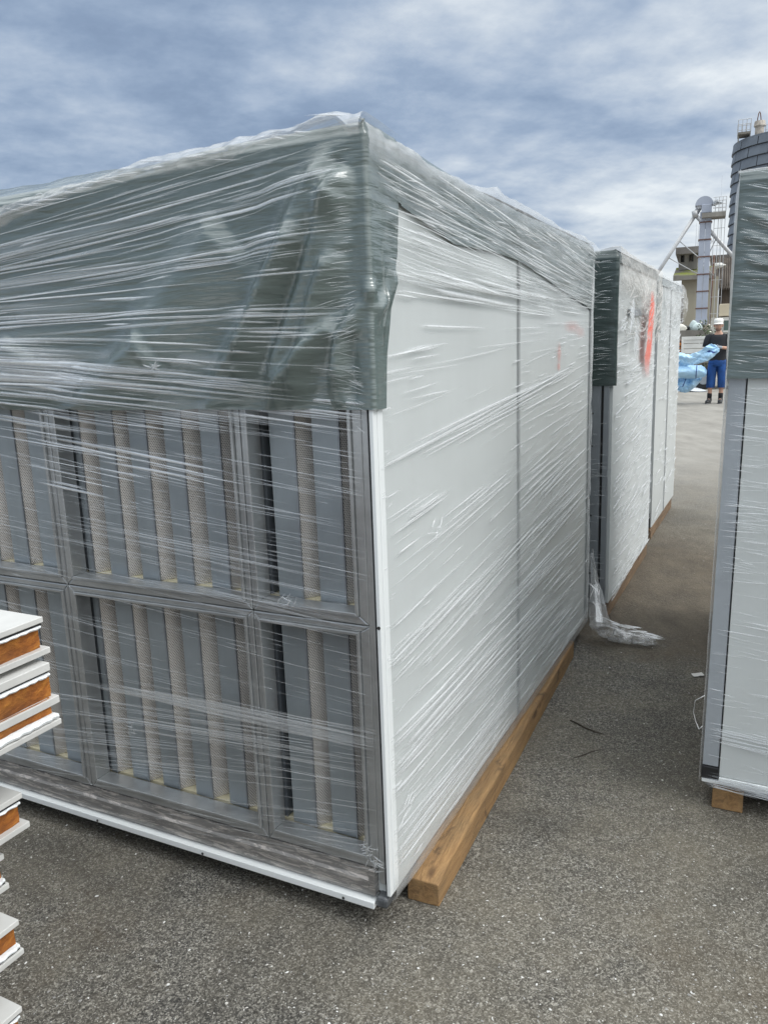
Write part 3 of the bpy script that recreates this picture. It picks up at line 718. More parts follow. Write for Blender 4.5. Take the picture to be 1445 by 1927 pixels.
    for _ in range(50):
        x = random.uniform(-1.5, 0); z = float(np.interp(x, x_l, z_l)) * .5 + .5 * float(np.interp(x, x_h, z_h))
        crease(mb, lambda u, v, o: (u, -.052 - o, v), x, z + random.gauss(-.014, .006), random.gauss(-.06, .10), random.uniform(.04, .16), random.choice((.0015, .002, .003)), .003, random.uniform(.3, .8), random.gauss(0, .06), .3)
    UMAX[0], UMIN[0] = 2.2, -.01
    for _ in range(70):
        y = random.uniform(0, 2.2); crease(mb, lambda u, v, o: (.030 + o, u, v), y, ZT - .055 + random.gauss(0, .014), random.gauss(-.05, .07), random.uniform(.04, .25), random.choice((.0015, .002, .003)), .004, random.uniform(.4, 1), random.gauss(0, .06), .3)
    nu, nv = 150, 12; P = []; D = []
    for i in range(nu):
        y = .006 + 2.17 * i / (nu - 1); bl = .019 * (.75 + .6 * abs(fbm(y * 4, 1, 44))) * min(1, .35 + y / .12)
        for j in range(nv):
            t = j / (nv - 1); z = .150 - .085 * t; c = fbm(y * 5, t * 6, 46)
            x = .0055 + bl * math.sin(math.pi * min(1, t * 1.05)) ** .8 * (1 if t < .8 else .8) + .003 * c
            if t > .85: x = .004 - .03 * (t - .85) / .15
            P.append((x, y, z + .003 * c)); D.append(min(1, .42 * min(1, t / .35) * (.7 + 1.0 * abs(c))))
    mw = MB(); mw.grid(P, nu, nv, D); mw.build('bottom_film', MAT['filmw'], U, smooth=True)
    mb.build('bundled_film', MAT['filmw'], U, smooth=True)
    # film tail hanging off the far corner on to the ground
    UMAX[0], UMIN[0] = 1e9, -1e9
    ctr = [at(1113, 1040, at_ground(1108, 1190).y + .0), at(1119, 1100, at_ground(1108, 1190).y - .03), at_ground(1128, 1178, .10), at_ground(1146, 1188, .05), at_ground(1166, 1196, .03), at_ground(1192, 1200, .028), at_ground(1218, 1206, .026), at_ground(1232, 1208, .02)]
    wid = [.010, .026, .060, .080, .074, .052, .046, .026]
    R0 = Matrix.Rotation(TH, 3, 'Z'); loc = [R0 @ (p - CA) for p in ctr]
    mb = MB(); P = []; D = []; nu, nv = 70, 26
    for i in range(nu):
        s_ = i / (nu - 1) * (len(loc) - 1); k = min(int(s_), len(loc) - 2); f = s_ - k; f = f * f * (3 - 2 * f)
        p = loc[k].lerp(loc[k + 1], f); w = wid[k] * (1 - f) + wid[k + 1] * f
        t = (loc[k + 1] - loc[k]).normalized(); a = t.cross(Vector((0, 0, 1))); a = Vector((1, 0, 0)) if a.length < .2 else a.normalized(); b = a.cross(t).normalized()
        for j in range(nv):
            an = 2 * math.pi * j / (nv - 1); rr = w * (.8 + .5 * fbm(an * 1.2 if j < nv - 1 else 0, i * .10, 31) + .55 * fbm(math.cos(an) * 3, math.sin(an) * 3 + i * .25, 33))
            q = p + a * (rr * math.cos(an)) + b * (rr * .55 * math.sin(an)); q.z = max(q.z, .004)
            P.append(q); D.append(.16 + .8 * abs(fbm(math.cos(an) * 2.5, i * .12 + math.sin(an) * 2.5, 37)))
    mb.grid(P, nu, nv, D)
    for _ in range(70):
        k = random.randint(0, len(loc) - 2); f = random.random(); p = loc[k].lerp(loc[k + 1], f); w = wid[k]
        a_ = (loc[k + 1] - loc[k]).normalized(); sd_ = a_.cross(Vector((0, 0, 1))).normalized(); o_ = random.uniform(-.7, .7) * w
        crease(mb, (lambda p, a_, sd_, w, o_: (lambda u, v, o: p + a_ * u + sd_ * (v + o_) + Vector((0, 0, w * .5 * math.sqrt(max(.05, 1 - (o_ / w) ** 2)) + .006 + o))))(p, a_, sd_, w, o_), 0, 0, random.gauss(0, .25), random.uniform(.04, .12), .003, .005, .95, random.gauss(0, .3))
    mb.build('film_tail', MAT['filmw'], U, smooth=True)
    # faint orange spray under the film at the far end
    mb = MB()
    for (px, py, w, h, a) in ((1050, 665, .035, .05, .36), (1049, 690, .03, .02, .42), (1075, 615, .16, .03, .20), (1090, 625, .10, .03, .18)):
        y, z = OS(px, py); n = 14; P = [(.0048, y, z)]; D = [a]
        for k in range(n):
            an = 2 * math.pi * k / n; P.append((.0048, y + w * math.cos(an), z + h * math.sin(an))); D.append(0.0)
        mb.add(P, [(0, 1 + k, 1 + (k + 1) % n) for k in range(n)], 0, D)
    mb.build('spray_mark', MAT['spray'], U)
    return U
UA = build_unit_a()

# ------------------------------------------------------------------ timber beams
def beam(loc, rz, L_, w, h, label, chamfer=.014, mat='timber'):
    mb = MB(); n = 26; P = []
    prof = [(0, 0), (w, 0), (w, h - chamfer * .4), (w - chamfer * .4, h), (chamfer * .5, h), (0, h - chamfer * .5)]
    for i in range(n):
        y = L_ * i / (n - 1)
        for (x, z) in prof:
            dz = -.016 * math.exp(-(y / .05) ** 2) if z > h * .5 else 0
            P.append((x + .004 * fbm(y * 5, x * 30 + z * 20, 2), y, max(0, z + dz + (.004 * fbm(y * 6, x * 20, 3) if z > .01 else 0))))
    mb.grid([P[i * 6 + j] for i in range(n) for j in range(6)] , n, 6)
    for i in range(n - 1): mb.f.append((i * 6 + 5, (i + 1) * 6 + 5, (i + 1) * 6, i * 6)); mb.mi.append(0)
    mb.f.append(tuple(range(6))); mb.mi.append(0); mb.f.append(tuple((n - 1) * 6 + k for k in range(5, -1, -1))); mb.mi.append(0)
    o = mb.build('timber_beam', MAT[mat], bevel=.003); o.location = loc; o.rotation_euler = (0, 0, rz)
    return tag(o, label, 'beam', 'timber beams under the wrapped units')
def AL(x, y, z=0.0): return CA + AX * x + AY * y + Vector((0, 0, z))
beam(AL(-.012, .115), -TH + .036, 1.76, .087, .080, 'long brown timber beam jutting out under the right edge of the large front unit')
beam(AL(-1.95, .16), -TH, 1.8, .09, .080, 'timber beam in the shade under the left end of the large front unit')
beam(AL(-.040, 2.45), -TH, 1.36, .09, .082, 'dark timber beam under the second wrapped unit in the row', mat='darktimber')
beam(AL(-.075, 4.24), -TH, 1.2, .09, .082, 'timber beam under the third and farthest wrapped unit of the row', mat='darktimber')
beam(AL(.665, .858), -TH, 1.5, .086, .082, 'short looking timber block end under the wrapped unit at the right edge')
beam(AL(1.75, .9), -TH, 1.5, .086, .082, 'timber beam under the right unit, outer side')

# ------------------------------------------------------------------ units B and C, in the row behind
def film_mesh_begin(): return MB()
def tarp_cap(W_, L_, zt, zf, zs, amp, seed, zfar=None):
    """tarpaulin over the top of a unit: front curtain to zf, right side curtain to zs"""
    mb = MB(); r0 = .025; NV = 70
    cols = [('f', -W_ + W_ * i / 90) for i in range(90)] + [('c', a) for a in (0, .35, .7, 1.0)] + [('r', L_ * i / 50 + .008) for i in range(51)]
    P = []
    for k, q in cols:
        zb = zf if k != 'r' else (zf + (zs - zf) * min(1, max(0, (q - .01) / .05)))
        for j in range(NV):
            t = j / (NV - 1); top = zt + .03
            if t < .06: a = t / .06 * math.pi / 2; out = -(.012 + r0 * (1 - math.sin(a))); z = top - r0 * (1 - math.cos(a))
            else: out = 0; z = top - r0 - (top - r0 - zb) * (t - .06) / .94
            if k == 'f':
                h = .014 + amp * (fbm(q * 1.6 + (z - zt) * 2.2, (z + q * .35) * 6, seed) * 1.5 + .35 * fbm(q * 3, z * 17, seed + 3))
                P.append((q, -max(h, .017) - out, z))
            elif k == 'c': a = q * math.pi / 2; h = .017 + .5 * amp * fbm(q, z * 12, seed) + out * .6; P.append((h * math.sin(a), -h * math.cos(a), z))
            else: h = .008 + .35 * amp * fbm(q * 3, z * 14, seed + 1); P.append((max(.004, h) + out * .5, q, z))
    mb.grid(P, len(cols), NV)
    Q = [(-W_ + W_ * i / 12, .012 + (L_ - .01) * j / 12, zt + .026 + .012 * fbm(i * .5, j * .5, seed)) for i in range(13) for j in range(13)]
    mb.grid(Q, 13, 13)
    return mb
def build_unit_b():
    org = AL(.060, 2.41); L_, W_ = 1.37, 2.0
    U = empty('wrapped_unit', org, -TH, 'middle wrapped unit with a long orange spray mark behind the large front one', 'wrapped machine', 'film wrapped units on timber beams')
    mb = MB(); mb.box(-.04, 0, .004, L_, .095, 1.79); mb.build('side_panel', MAT['whiteb'], U, bevel=.003)
    mb = MB(); mb.box(-W_, -.041, .06, L_, .09, 1.78); mb.build('body', MAT['dark'], U)
    mb = MB(); mb.box(-.041, -.0405 + .026, -.012, .0035, .095, 1.76); mb.box(-.130, -.053, -.008, .05, .095, 1.76)
    mb.build('corner_post', MAT['postgrey'], U, bevel=.002)
    mb = MB(); mb.box(-.0525, -.0415, .0, .05, .095, 1.76); mb.build('black_gap', MAT['black'], U)
    for z in (1.06, .90, .55, .25):
        mb = MB(); mb.tube([(-.092, -.0075, z), (-.092, -.0095, z)], .005, 8); mb.build('screw', MAT['screw'], U)
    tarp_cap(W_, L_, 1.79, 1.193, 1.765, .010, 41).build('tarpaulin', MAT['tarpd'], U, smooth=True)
    OS = lambda px, py: on_side(px, py, org)
    # lifting plate on the side
    pl = [OS(*p) for p in ((1180, 582), (1200, 582), (1203, 594), (1180, 594))]
    mb = MB(); vs = [(.012, y, z) for y, z in pl] + [(.003, y, z) for y, z in pl]
    mb.add(vs, [(0, 1, 2, 3), (7, 6, 5, 4), (0, 4, 5, 1), (1, 5, 6, 2), (2, 6, 7, 3), (3, 7, 4, 0)]); mb.build('lifting_plate', MAT['postgrey'], U)
    # spray stripe
    mb = MB(); P = []; D = []
    line = [(1227, 548, 5, .2), (1227, 570, 8, .9), (1226, 590, 10, 1), (1223, 620, 10, 1), (1221, 650, 10, 1), (1218, 672, 12, .9), (1217, 690, 9, .5), (1217, 712, 7, 0)]
    for (px, py, w, a) in line:
        for q, k in ((-1, 0), (-.5, .9), (.4, .9), (1, 0)):
            xo = .014 + .024 * max(0, min(1, (700 - py) / 40)); y, z = on_side(px + q * w * .62, py, org, xo); P.append((xo, y, z)); D.append(a * k)
    mb.grid(P, len(line), 4, D); mb.build('spray_mark', MAT['spray'], U, smooth=True)
    # film
    mb = MB(); fr = lambda u, v, o: (u, -.032 - o, v); fr2 = lambda u, v, o: (u, -.016 - o, v); sd_ = lambda u, v, o: (.010 + o, u, v); st = lambda u, v, o: (.022 + o, u, v)
    UMAX[0], UMIN[0] = -.003, -.6
    for _ in range(90):
        z = random.uniform(1.2, 1.8); crease(mb, fr, random.uniform(-.2, -.015), z, random.gauss(.05, .12), random.uniform(.05, .14), random.choice((.0016, .0025)), .002, random.uniform(.15, .6), random.gauss(0, .1))
    for _ in range(70):
        z = random.choice((random.uniform(.12, 1.19), random.gauss(.75, .06), random.gauss(.3, .06))); crease(mb, fr2, random.uniform(-.14, -.02), z, random.gauss(.0, .06), random.uniform(.05, .14), .002, .002, random.uniform(.2, .7))
    UMAX[0], UMIN[0] = L_ - .004, .004
    for _ in range(420):
        y = random.uniform(.02, L_ - .03); z = random.uniform(.14, 1.70); s_ = float(np.interp(z, [.1, .5, 1.0, 1.4, 1.7], [.02, .06, .10, -.0, -.10]))
        w = random.choice((.002, .003, .0045)); crease(mb, sd_ if z < 1.64 else st, y, z, math.atan(s_ + random.gauss(0, .05)), random.choice((.1, .2, .35, .5)), w, w * 1.0, random.uniform(.3, .95), random.gauss(0, .06), .6)
    for _ in range(24):
        y = random.uniform(.1, L_ - .1); z = random.uniform(.2, 1.3); crease(mb, sd_, y, z, random.gauss(.05, .04), random.uniform(.3, .7), random.uniform(.01, .03), .004, random.uniform(.1, .25))
    for _ in range(40): crease(mb, sd_, random.uniform(.1, L_ - .1), .125 + random.gauss(0, .008), random.gauss(0, .02), random.uniform(.1, .4), .004, .004, .8)
    for (px, py, ang) in ((1180, 590, .8), (1180, 600, 1.3), (1203, 590, -.3), (1165, 605, .2), (1190, 630, 1.5), (1187, 640, 1.55)):
        y, z = OS(px, py)
        for _ in range(8): crease(mb, st, y + random.gauss(0, .03), z + random.gauss(0, .02), ang + random.gauss(0, .1), random.uniform(.06, .18), .004, .006, .8, .1)
    mb.build('stretch_film', MAT['film'], U, smooth=True)
    mb = MB(); nu, nv = 110, 40; P = []; D = []
    hi = [OS(*p) for p in ((1150, 462), (1160, 463), (1180, 478), (1205, 496), (1220, 503), (1230, 512), (1238, 526), (1243, 545))]; yh, zh_ = [q[0] for q in hi], [q[1] for q in hi]
    for i in range(nu):
        y = -.01 + (L_ + .06) * i / (nu - 1); zh = max(ZT + .02, float(np.interp(y, yh, zh_)))
        zl = 1.60 - .22 * min(1, max(0, (y - .5) / .5)) + .05 * fbm(y * 4, 77)
        for j in range(nv):
            t = j / (nv - 1); c = fbm(y * 6, t * 4, 25); c2 = fbm(y * 18 + t * 6, t * 11, 28)
            if t < .8: q = t / .8; z = zl + (zh - zl) * q; x = .018 + .014 * math.sin(q * math.pi)
            else: q = (t - .8) / .2; z = zh - .02 * q; x = .01 - .15 * q
            z += .012 * c2 * t; x += .016 * c + .009 * c2; x = max(x, .010) if t < .8 else x
            P.append((x, y, z)); D.append(min(1, .60 * min(1, t / .25) * (1 - max(0, (t - .85) / .15)) * (.5 + 1.1 * abs(c) + .9 * abs(c2))))
    mb.grid(P, nu, nv, D)
    for _ in range(220):
        y = random.uniform(.05, L_ - .02); z = random.uniform(1.40, 1.71); crease(mb, lambda u, v, o: (.036 + o, u, v), y, z, random.gauss(-.15 if y < .6 else .35, .2), random.uniform(.05, .22), random.choice((.002, .003, .004)), .006, random.uniform(.3, .9), random.gauss(0, .12), .3)
    mb.build('bundled_film', MAT['filmb'], U, smooth=True)
build_unit_b()
def build_unit_c():
    org = AL(.022, 4.20); L_, W_ = 1.30, 2.0
    U = empty('wrapped_unit', org, -TH, 'third and farthest wrapped unit of the row, beside the pale blue sacks', 'wrapped machine', 'film wrapped units on timber beams')
    mb = MB(); mb.box(-.04, 0, .004, L_, .095, 1.79); mb.build('side_panel', MAT['white'], U, bevel=.003)
    mb = MB(); mb.box(-W_, -.041, .06, L_, .09, 1.78); mb.build('body', MAT['dark'], U)
    mb = MB(); mb.box(-.130, -.016, -.008, .0035, .20, 1.76); mb.build('corner_post', MAT['postgrey'], U, bevel=.002)
    mb = MB(); mb.box(-.130, -.010, -.008, .0035, .095, .198); mb.build('corner_foot', MAT['black'], U, bevel=.002)
    mb = MB(); mb.box(.0005, .004, .62, .66, .10, 1.78); mb.build('joint_strip', MAT['greyseam'], U)
    tarp_cap(W_, L_, 1.79, 1.45, 1.76, .010, 51).build('tarpaulin', MAT['tarpb'], U, smooth=True)
    mb = MB(); sd_ = lambda u, v, o: (.010 + o, u, v); st = lambda u, v, o: (.024 + o, u, v)
    UMAX[0], UMIN[0] = L_ - .004, .004
    for _ in range(200):
        y = random.uniform(.05, L_ - .03); z = random.uniform(.12, 1.62); w = random.choice((.003, .0045, .006))
        if z > .9 or random.random() < .5: crease(mb, sd_, y, z, random.gauss(.12 if z > 1.0 else .03, .07), random.choice((.12, .2, .35)), w, w, random.uniform(.3, .95), random.gauss(0, .06), .6)
    for _ in range(120):
        y = random.uniform(.2, L_ - .02); z = random.uniform(1.52, 1.80); w = random.choice((.003, .004, .006)); crease(mb, st, y, z, random.gauss(.06, .08), random.uniform(.1, .3), w, w, random.uniform(.5, 1), random.gauss(0, .1), .6)
    mb.build('stretch_film', MAT['film'], U, smooth=True)
    mb = MB(); nu, nv = 70, 36; P = []; D = []
    for i in range(nu):
        y = -.02 + (L_ + .05) * i / (nu - 1); zl = 1.25 + .25 * min(1, y / .6) + .05 * fbm(y * 4, 78); zh = ZT + .025
        for j in range(nv):
            t = j / (nv - 1); c = fbm(y * 6, t * 4, 65); c2 = fbm(y * 18, t * 11, 68)
            if t < .8: q = t / .8; z = zl + (zh - zl) * q; x = .02 + .03 * math.sin(q * math.pi)
            else: q = (t - .8) / .2; z = zh - .02 * q; x = .01 - .15 * q
            x += .02 * c + .012 * c2; x = max(x, .014) if t < .8 else x
            P.append((x, y, z + .01 * c2 * t)); D.append(min(1, .5 * min(1, t / .3) * (1 - max(0, (t - .85) / .15)) * (.4 + 1.2 * abs(c) + .9 * abs(c2))))
    mb.grid(P, nu, nv, D)
    mb.build('bundled_film', MAT['filmw'], U, smooth=True)
build_unit_c()
def build_unit_d():
    org = AL(.633, .846); L_, W_ = 1.9, 1.6     # front face runs to the right
    U = empty('wrapped_unit', org, -TH, 'wrapped unit cut off by the right edge with grey green tarpaulin above a white panel', 'wrapped machine', 'film wrapped units on timber beams')
    U.rotation_euler = (0, .0135, -TH)
    mb = MB(); mb.box(.0475, W_, .0, .04, .114, 1.79); mb.build('front_panel', MAT['white'], U, bevel=.002)
    mb = MB(); mb.box(.0, .0435, .002, .04, .142, 1.785); mb.build('corner_post', MAT['postlight'], U, bevel=.002)
    mb = MB(); mb.box(.0437, .0473, .008, .04, .114, 1.785); mb.build('black_gap', MAT['black'], U)
    mb = MB(); mb.box(-.002, .0468, -.002, .045, .1, .140); mb.build('corner_foot', MAT['black'], U, bevel=.003)
    mb = MB(); mb.box(.0475, W_, -.004, .04, .099, .1125); mb.box(.0, W_, .001, .04, .086, .0985); mb.build('bottom_rail', MAT['trim'], U, bevel=.002)
    mb = MB(); mb.box(.0, W_, .046, L_, .088, 1.78); mb.build('body', MAT['white'], U, bevel=.004)
    # tarpaulin over the top: front curtain with diagonal folds running down to the right
    m2 = MB(); P = []; nu, nv = 120, 110
    F = [(.0, 1.72, .30, 1.575), (.02, 1.66, .30, 1.50), (.03, 1.60, .32, 1.47), (.0, 1.56, .3, 1.52), (.0, 1.50, .3, 1.47), (.0, 1.43, .3, 1.40)]
    for i in range(nu):
        x = -.006 + (W_ + .006) * (i / (nu - 1)) ** 1.6
        for j in range(nv):
            t = j / (nv - 1); top = ZT + .022; zb = 1.292
            if t < .06: a = t / .06 * math.pi / 2; out = -(.012 + .025 * (1 - math.sin(a))); z = top - .025 * (1 - math.cos(a))
            else: out = 0; z = top - .025 - (top - .025 - zb) * (t - .06) / .94
            h = .014 + .006 * fbm(x * 3 + z * 2, z * 9, 91) + .0045 * fbm(x * 4, z * 26 + x * 5, 92)
            for n_, (a0, b0, a1, b1) in enumerate(F):
                d = seg_dist(x, z, a0, b0, a1, b1)[0]; w_ = .009 if n_ < 3 else .007; k = min(1, max(.15, x / .06)); h += (.012 if n_ < 3 else .005) * k * (math.exp(-(d / w_) ** 2) - .0)
            P.append((x, -max(h, .004) - out, z))
    m2.grid(P, nu, nv)
    Q = [(-.008 + .003 * fbm(j * .3, k * .4), .0 - .010 + (L_) * j / 20, ZT + .015 - (.5 + 0) * k / 12) for j in range(21) for k in range(13)]; m2.grid(Q, 21, 13)
    Q = [(-.004 + W_ * i / 10, .014 + L_ * j / 12, ZT + .021 + .004 * fbm(i, j)) for i in range(11) for j in range(13)]; m2.grid(Q, 11, 13)
    m2.build('tarpaulin', MAT['tarpb'], U, smooth=True)
    UMAX[0], UMIN[0] = 1.6, .001
    mb = MB(); fT = lambda u, v, o: (u, -.034 - o, v); fP = lambda u, v, o: (u, -.010 - o, v)
    for _ in range(300):
        z = random.uniform(1.3, 1.80); x = random.uniform(.0, .42); w = random.choice((.0008, .0012, .0018))
        s_ = float(np.interp(z, [1.3, 1.38, 1.45, 1.6, 1.8], [-.1, .0, -.1, -.2, -.25])) + random.gauss(0, .08)
        crease(mb, fT, x, z, math.atan(s_), random.choice((.05, .1, .18)), w, w * .8, random.uniform(.15, .7), random.gauss(0, .08), .5)
    for _ in range(330):
        z = random.choice((random.uniform(.12, 1.29), random.uniform(.75, 1.29))); x = random.uniform(.0, .4); w = random.choice((.0008, .0012, .0018))
        crease(mb, fP, x, z, random.gauss(-.06, .07), random.choice((.04, .08, .14, .2)), w, w * .8, random.uniform(.2, .8), random.gauss(0, .08), .5)
    for zc, n in ((.255, 18), (.235, 10), (.10, 20), (.088, 14), (.60, 10)):
        for _ in range(n): crease(mb, fP, random.uniform(.05, .3), zc + random.gauss(0, .01), random.gauss(-.08, .03), random.uniform(.1, .3), .0018, .0015, .8)
    mb.build('stretch_film', MAT['film'], U, smooth=True)
    mb = MB(); nu, nv = 120, 10; P = []; D = []              # loose film standing off the left corner
    for i in range(nu):
        z = .09 + (ZT + .02 - .09) * i / (nu - 1)
        for j in range(nv):
            t = j / (nv - 1); wl = float(np.interp(z, [.1, 1.3, 1.6, 1.75, 1.81], [.004, .005, .010, .010, .003])) * (.8 + .9 * abs(fbm(z * 12, 2, 81)))
            P.append((-.004 - wl * math.sin(t * math.pi) + (.012 if t > .9 else 0), -.022 + .05 * t, z)); D.append(.75 if z > 1.2 else .45)
    mb.grid(P, nu, nv, D)
    for (w0, z0) in ((0, 0),):
        nu2, nv2 = 60, 10; P = []; D = []
        for i in range(nu2):
            x = -.01 + 1.2 * i / (nu2 - 1)
            for j in range(nv2):
                t = j / (nv2 - 1); c = fbm(x * 9, t * 3, 83); P.append((x, -.034 + .12 * t, ZT + .008 + .03 * t * (1 - t) * 2 + .01 * c)); D.append(.55 * math.sin(math.pi * t) + .1)
        mb.grid(P, nu2, nv2, D)
    # a loose strand bowing off the edge near the bottom
    pts = [on_front(px, py, org, -.01) for (px, py) in ((1322, 1308), (1304, 1318), (1301, 1340), (1306, 1358), (1312, 1372), (1318, 1366))]
    mb.tube([(x, -.01, z) for x, z in pts], [.0008, .0011, .001, .0012, .0016, .001], 5)
    mb.build('loose_film', MAT['filmw'], U, smooth=True)
build_unit_d()

# ------------------------------------------------------------------ stack of insulated panels at the left
LEVELS = []
def insulated_panel(px, py, d, label, parts, yaw=0.0, pos=None):
    """right rear corner seen at (px, py) in the photo, d metres deep; parts from the top down"""
    P0 = (EYEP + ray(px, py) * d) if pos is None else pos
    H_ = sum(p[1] for p in parts); base = Vector((P0.x, P0.y, P0.z - H_)); LEVELS.append((P0.z, P0.z - H_))
    U = empty('insulated_panel', base, -TH + yaw, label, 'sandwich panel', 'insulated panels stacked at the left')
    z = H_; Lp, Wp = 1.5, 1.0
    for kind, h, ins in parts:
        z0, z1 = z - h, z; z = z0
        if kind == 'skin':
            mb = MB(); mb.box(-Wp, -ins, -Lp, -ins, z0, z1); mb.build('metal_skin', MAT['skin_sheet'], U, bevel=.0012)
        elif kind == 'gap':
            mb = MB(); mb.box(-Wp + .01, -.003, -Lp + .01, -.003, z0, z1); mb.build('joint_gap', MAT['black'], U)
        elif kind == 'foil':
            mb = MB(); n = 90; Pp = []
            for i in range(n):
                y = -.004 - ins - (Lp - .02) * (i / (n - 1)) ** 1.35
                a = .0022 * fbm(y * 70, z1 * 50, 3) + (.002 if math.sin(y * 330) > .2 else -.0012)
                for (x, zz) in ((-.03, z1), (-ins + a, z1 - .0004), (-ins + .0015 + a, (z0 + z1) / 2), (-ins - .001 + a, z0 + .0008 * fbm(y * 90, 4)), (-.03, z0)): Pp.append((x, y, zz))
            mb.grid(Pp, n, 5); mb.box(-Wp + .01, -.031, -Lp + .01, -.012, z0, z1); mb.build('foil_edge', MAT['foil'], U)
        else:
            mb = MB(); n, k = 90, 12; Pp = []
            for i in range(n):
                y = -ins - (Lp - .02) * (i / (n - 1)) ** 1.35
                for j in range(k):
                    zz = z0 + h * j / (k - 1); Pp.append((-ins - .002 + .0035 * fbm(y * 28, zz * 60, 6) + .002 * fbm(y * 90, zz * 160, 7), y, zz))
            mb.grid(Pp, n, k)
            Pp = [(-ins - .002 - (Wp - .02) * i / 30, -ins + .003 * fbm(i * .8, j * .7, 9), z0 + h * j / 8) for i in range(31) for j in range(9)]; mb.grid(Pp, 31, 9)
            mb.build('foam_core', MAT['foam'], U, smooth=True)
up_ = [('skin', .010, .0), ('gap', .0042, 0), ('foil', .0055, .001), ('foam', .034, .006), ('skin', .0105, -.004)]
dn_ = [('skin', .010, .0), ('foam', .034, .006), ('foil', .008, .0), ('gap', .003, 0), ('skin', .010, -.001)]
stack_top = 1.3
insulated_panel(81, 1160, 1.30, 'topmost white insulated panel with bright orange foam edge at the left', up_)
insulated_panel(94, 1246, 1.30, 'second insulated panel from the top, orange foam under a white lip', [('skin', .014, .0), ('gap', .0035, 0), ('foil', .006, -.001), ('foam', .036, .002), ('skin', .013, -.006)])
insulated_panel(99, 1312, 1.302, 'third insulated panel from the top, flipped, dark reddish foam above a jagged white edge', [('foam', .028, .002), ('foil', .009, -.006), ('gap', .002, 0), ('skin', .0095, -.007)])
insulated_panel(42, 1491, 1.30, 'fourth insulated panel from the top, standing below the open gap in the stack', up_)
insulated_panel(8, 1606, 1.30, 'fifth insulated panel from the top, set farthest back to the left', dn_)
insulated_panel(36, 1730, 1.30, 'sixth insulated panel from the top, dark brown foam over a broken white edge', dn_)
insulated_panel(42, 1893, 1.30, 'lowest insulated panel in view, at the bottom left corner of the photo', up_)
# timber bearers between the panel layers and under the pile, set well back from the corner
_lv = sorted(LEVELS, reverse=True)
for k in range(len(_lv)):
    hi_, lo_ = _lv[k][1], (_lv[k + 1][0] if k + 1 < len(_lv) else 0.0)
    if hi_ - lo_ < .012: continue
    for yy in (-1.15, -1.95):
        mb = MB(); mb.box(-.45, .0, -.045, .045, 0, hi_ - lo_ - .001); o = mb.build('timber_spacer', MAT['timber'], bevel=.003)
        q = AL(-.72, yy, lo_ + .0005); o.location = q; o.rotation_euler = (0, 0, -TH)
        tag(o, 'timber spacer carrying the insulated panels, set back inside the stack', 'spacer', 'timber spacers inside the panel stack')

# ------------------------------------------------------------------ small things on the ground
def build_twig():
    mb = MB(); pts = [at_ground(*p) + Vector((0, 0, .004)) for p in ((1072, 1357), (1084, 1362), (1100, 1371), (1118, 1379), (1134, 1383))]
    mb.tube(pts, [.0022, .003, .0028, .002, .001], 6)
    mb.tube([pts[2], pts[2].lerp(pts[3], .5) + Vector((.01, -.012, .004)), pts[3] + Vector((.03, -.02, 0))], [.0015, .001, .0005], 5)
    tag(mb.build('twig', simple('bark', (.05, .04, .03), .9), smooth=True), 'thin dark forked twig lying on the asphalt right of the long beam', 'twig')
    mb = MB(); pts = [at_ground(*p) + Vector((0, 0, .003)) for p in ((1077, 1428), (1092, 1424), (1112, 1416), (1132, 1411))]
    mb.tube(pts, [.001, .0018, .0016, .0007], 5); tag(mb.build('twig', bpy.data.materials['bark'], smooth=True), 'short straight twig lying nearer the camera than the forked one', 'twig')
    mb = MB(); p = at_ground(1312, 1272); P = [(p.x + .028 * (i / 5 - .5) * 1.6, p.y + .02 * (j / 4 - .5) * 1.6, .004 + .008 * abs(fbm(i * .9, j * .9, 5)) + .004 * (i / 5)) for i in range(6) for j in range(5)]
    mb.grid(P, 6, 5); tag(mb.build('paper_scrap', simple('paper', (.72, .70, .66), .7), smooth=True), 'crumpled pale paper scrap on the ground beside the right unit', 'paper')
build_twig()
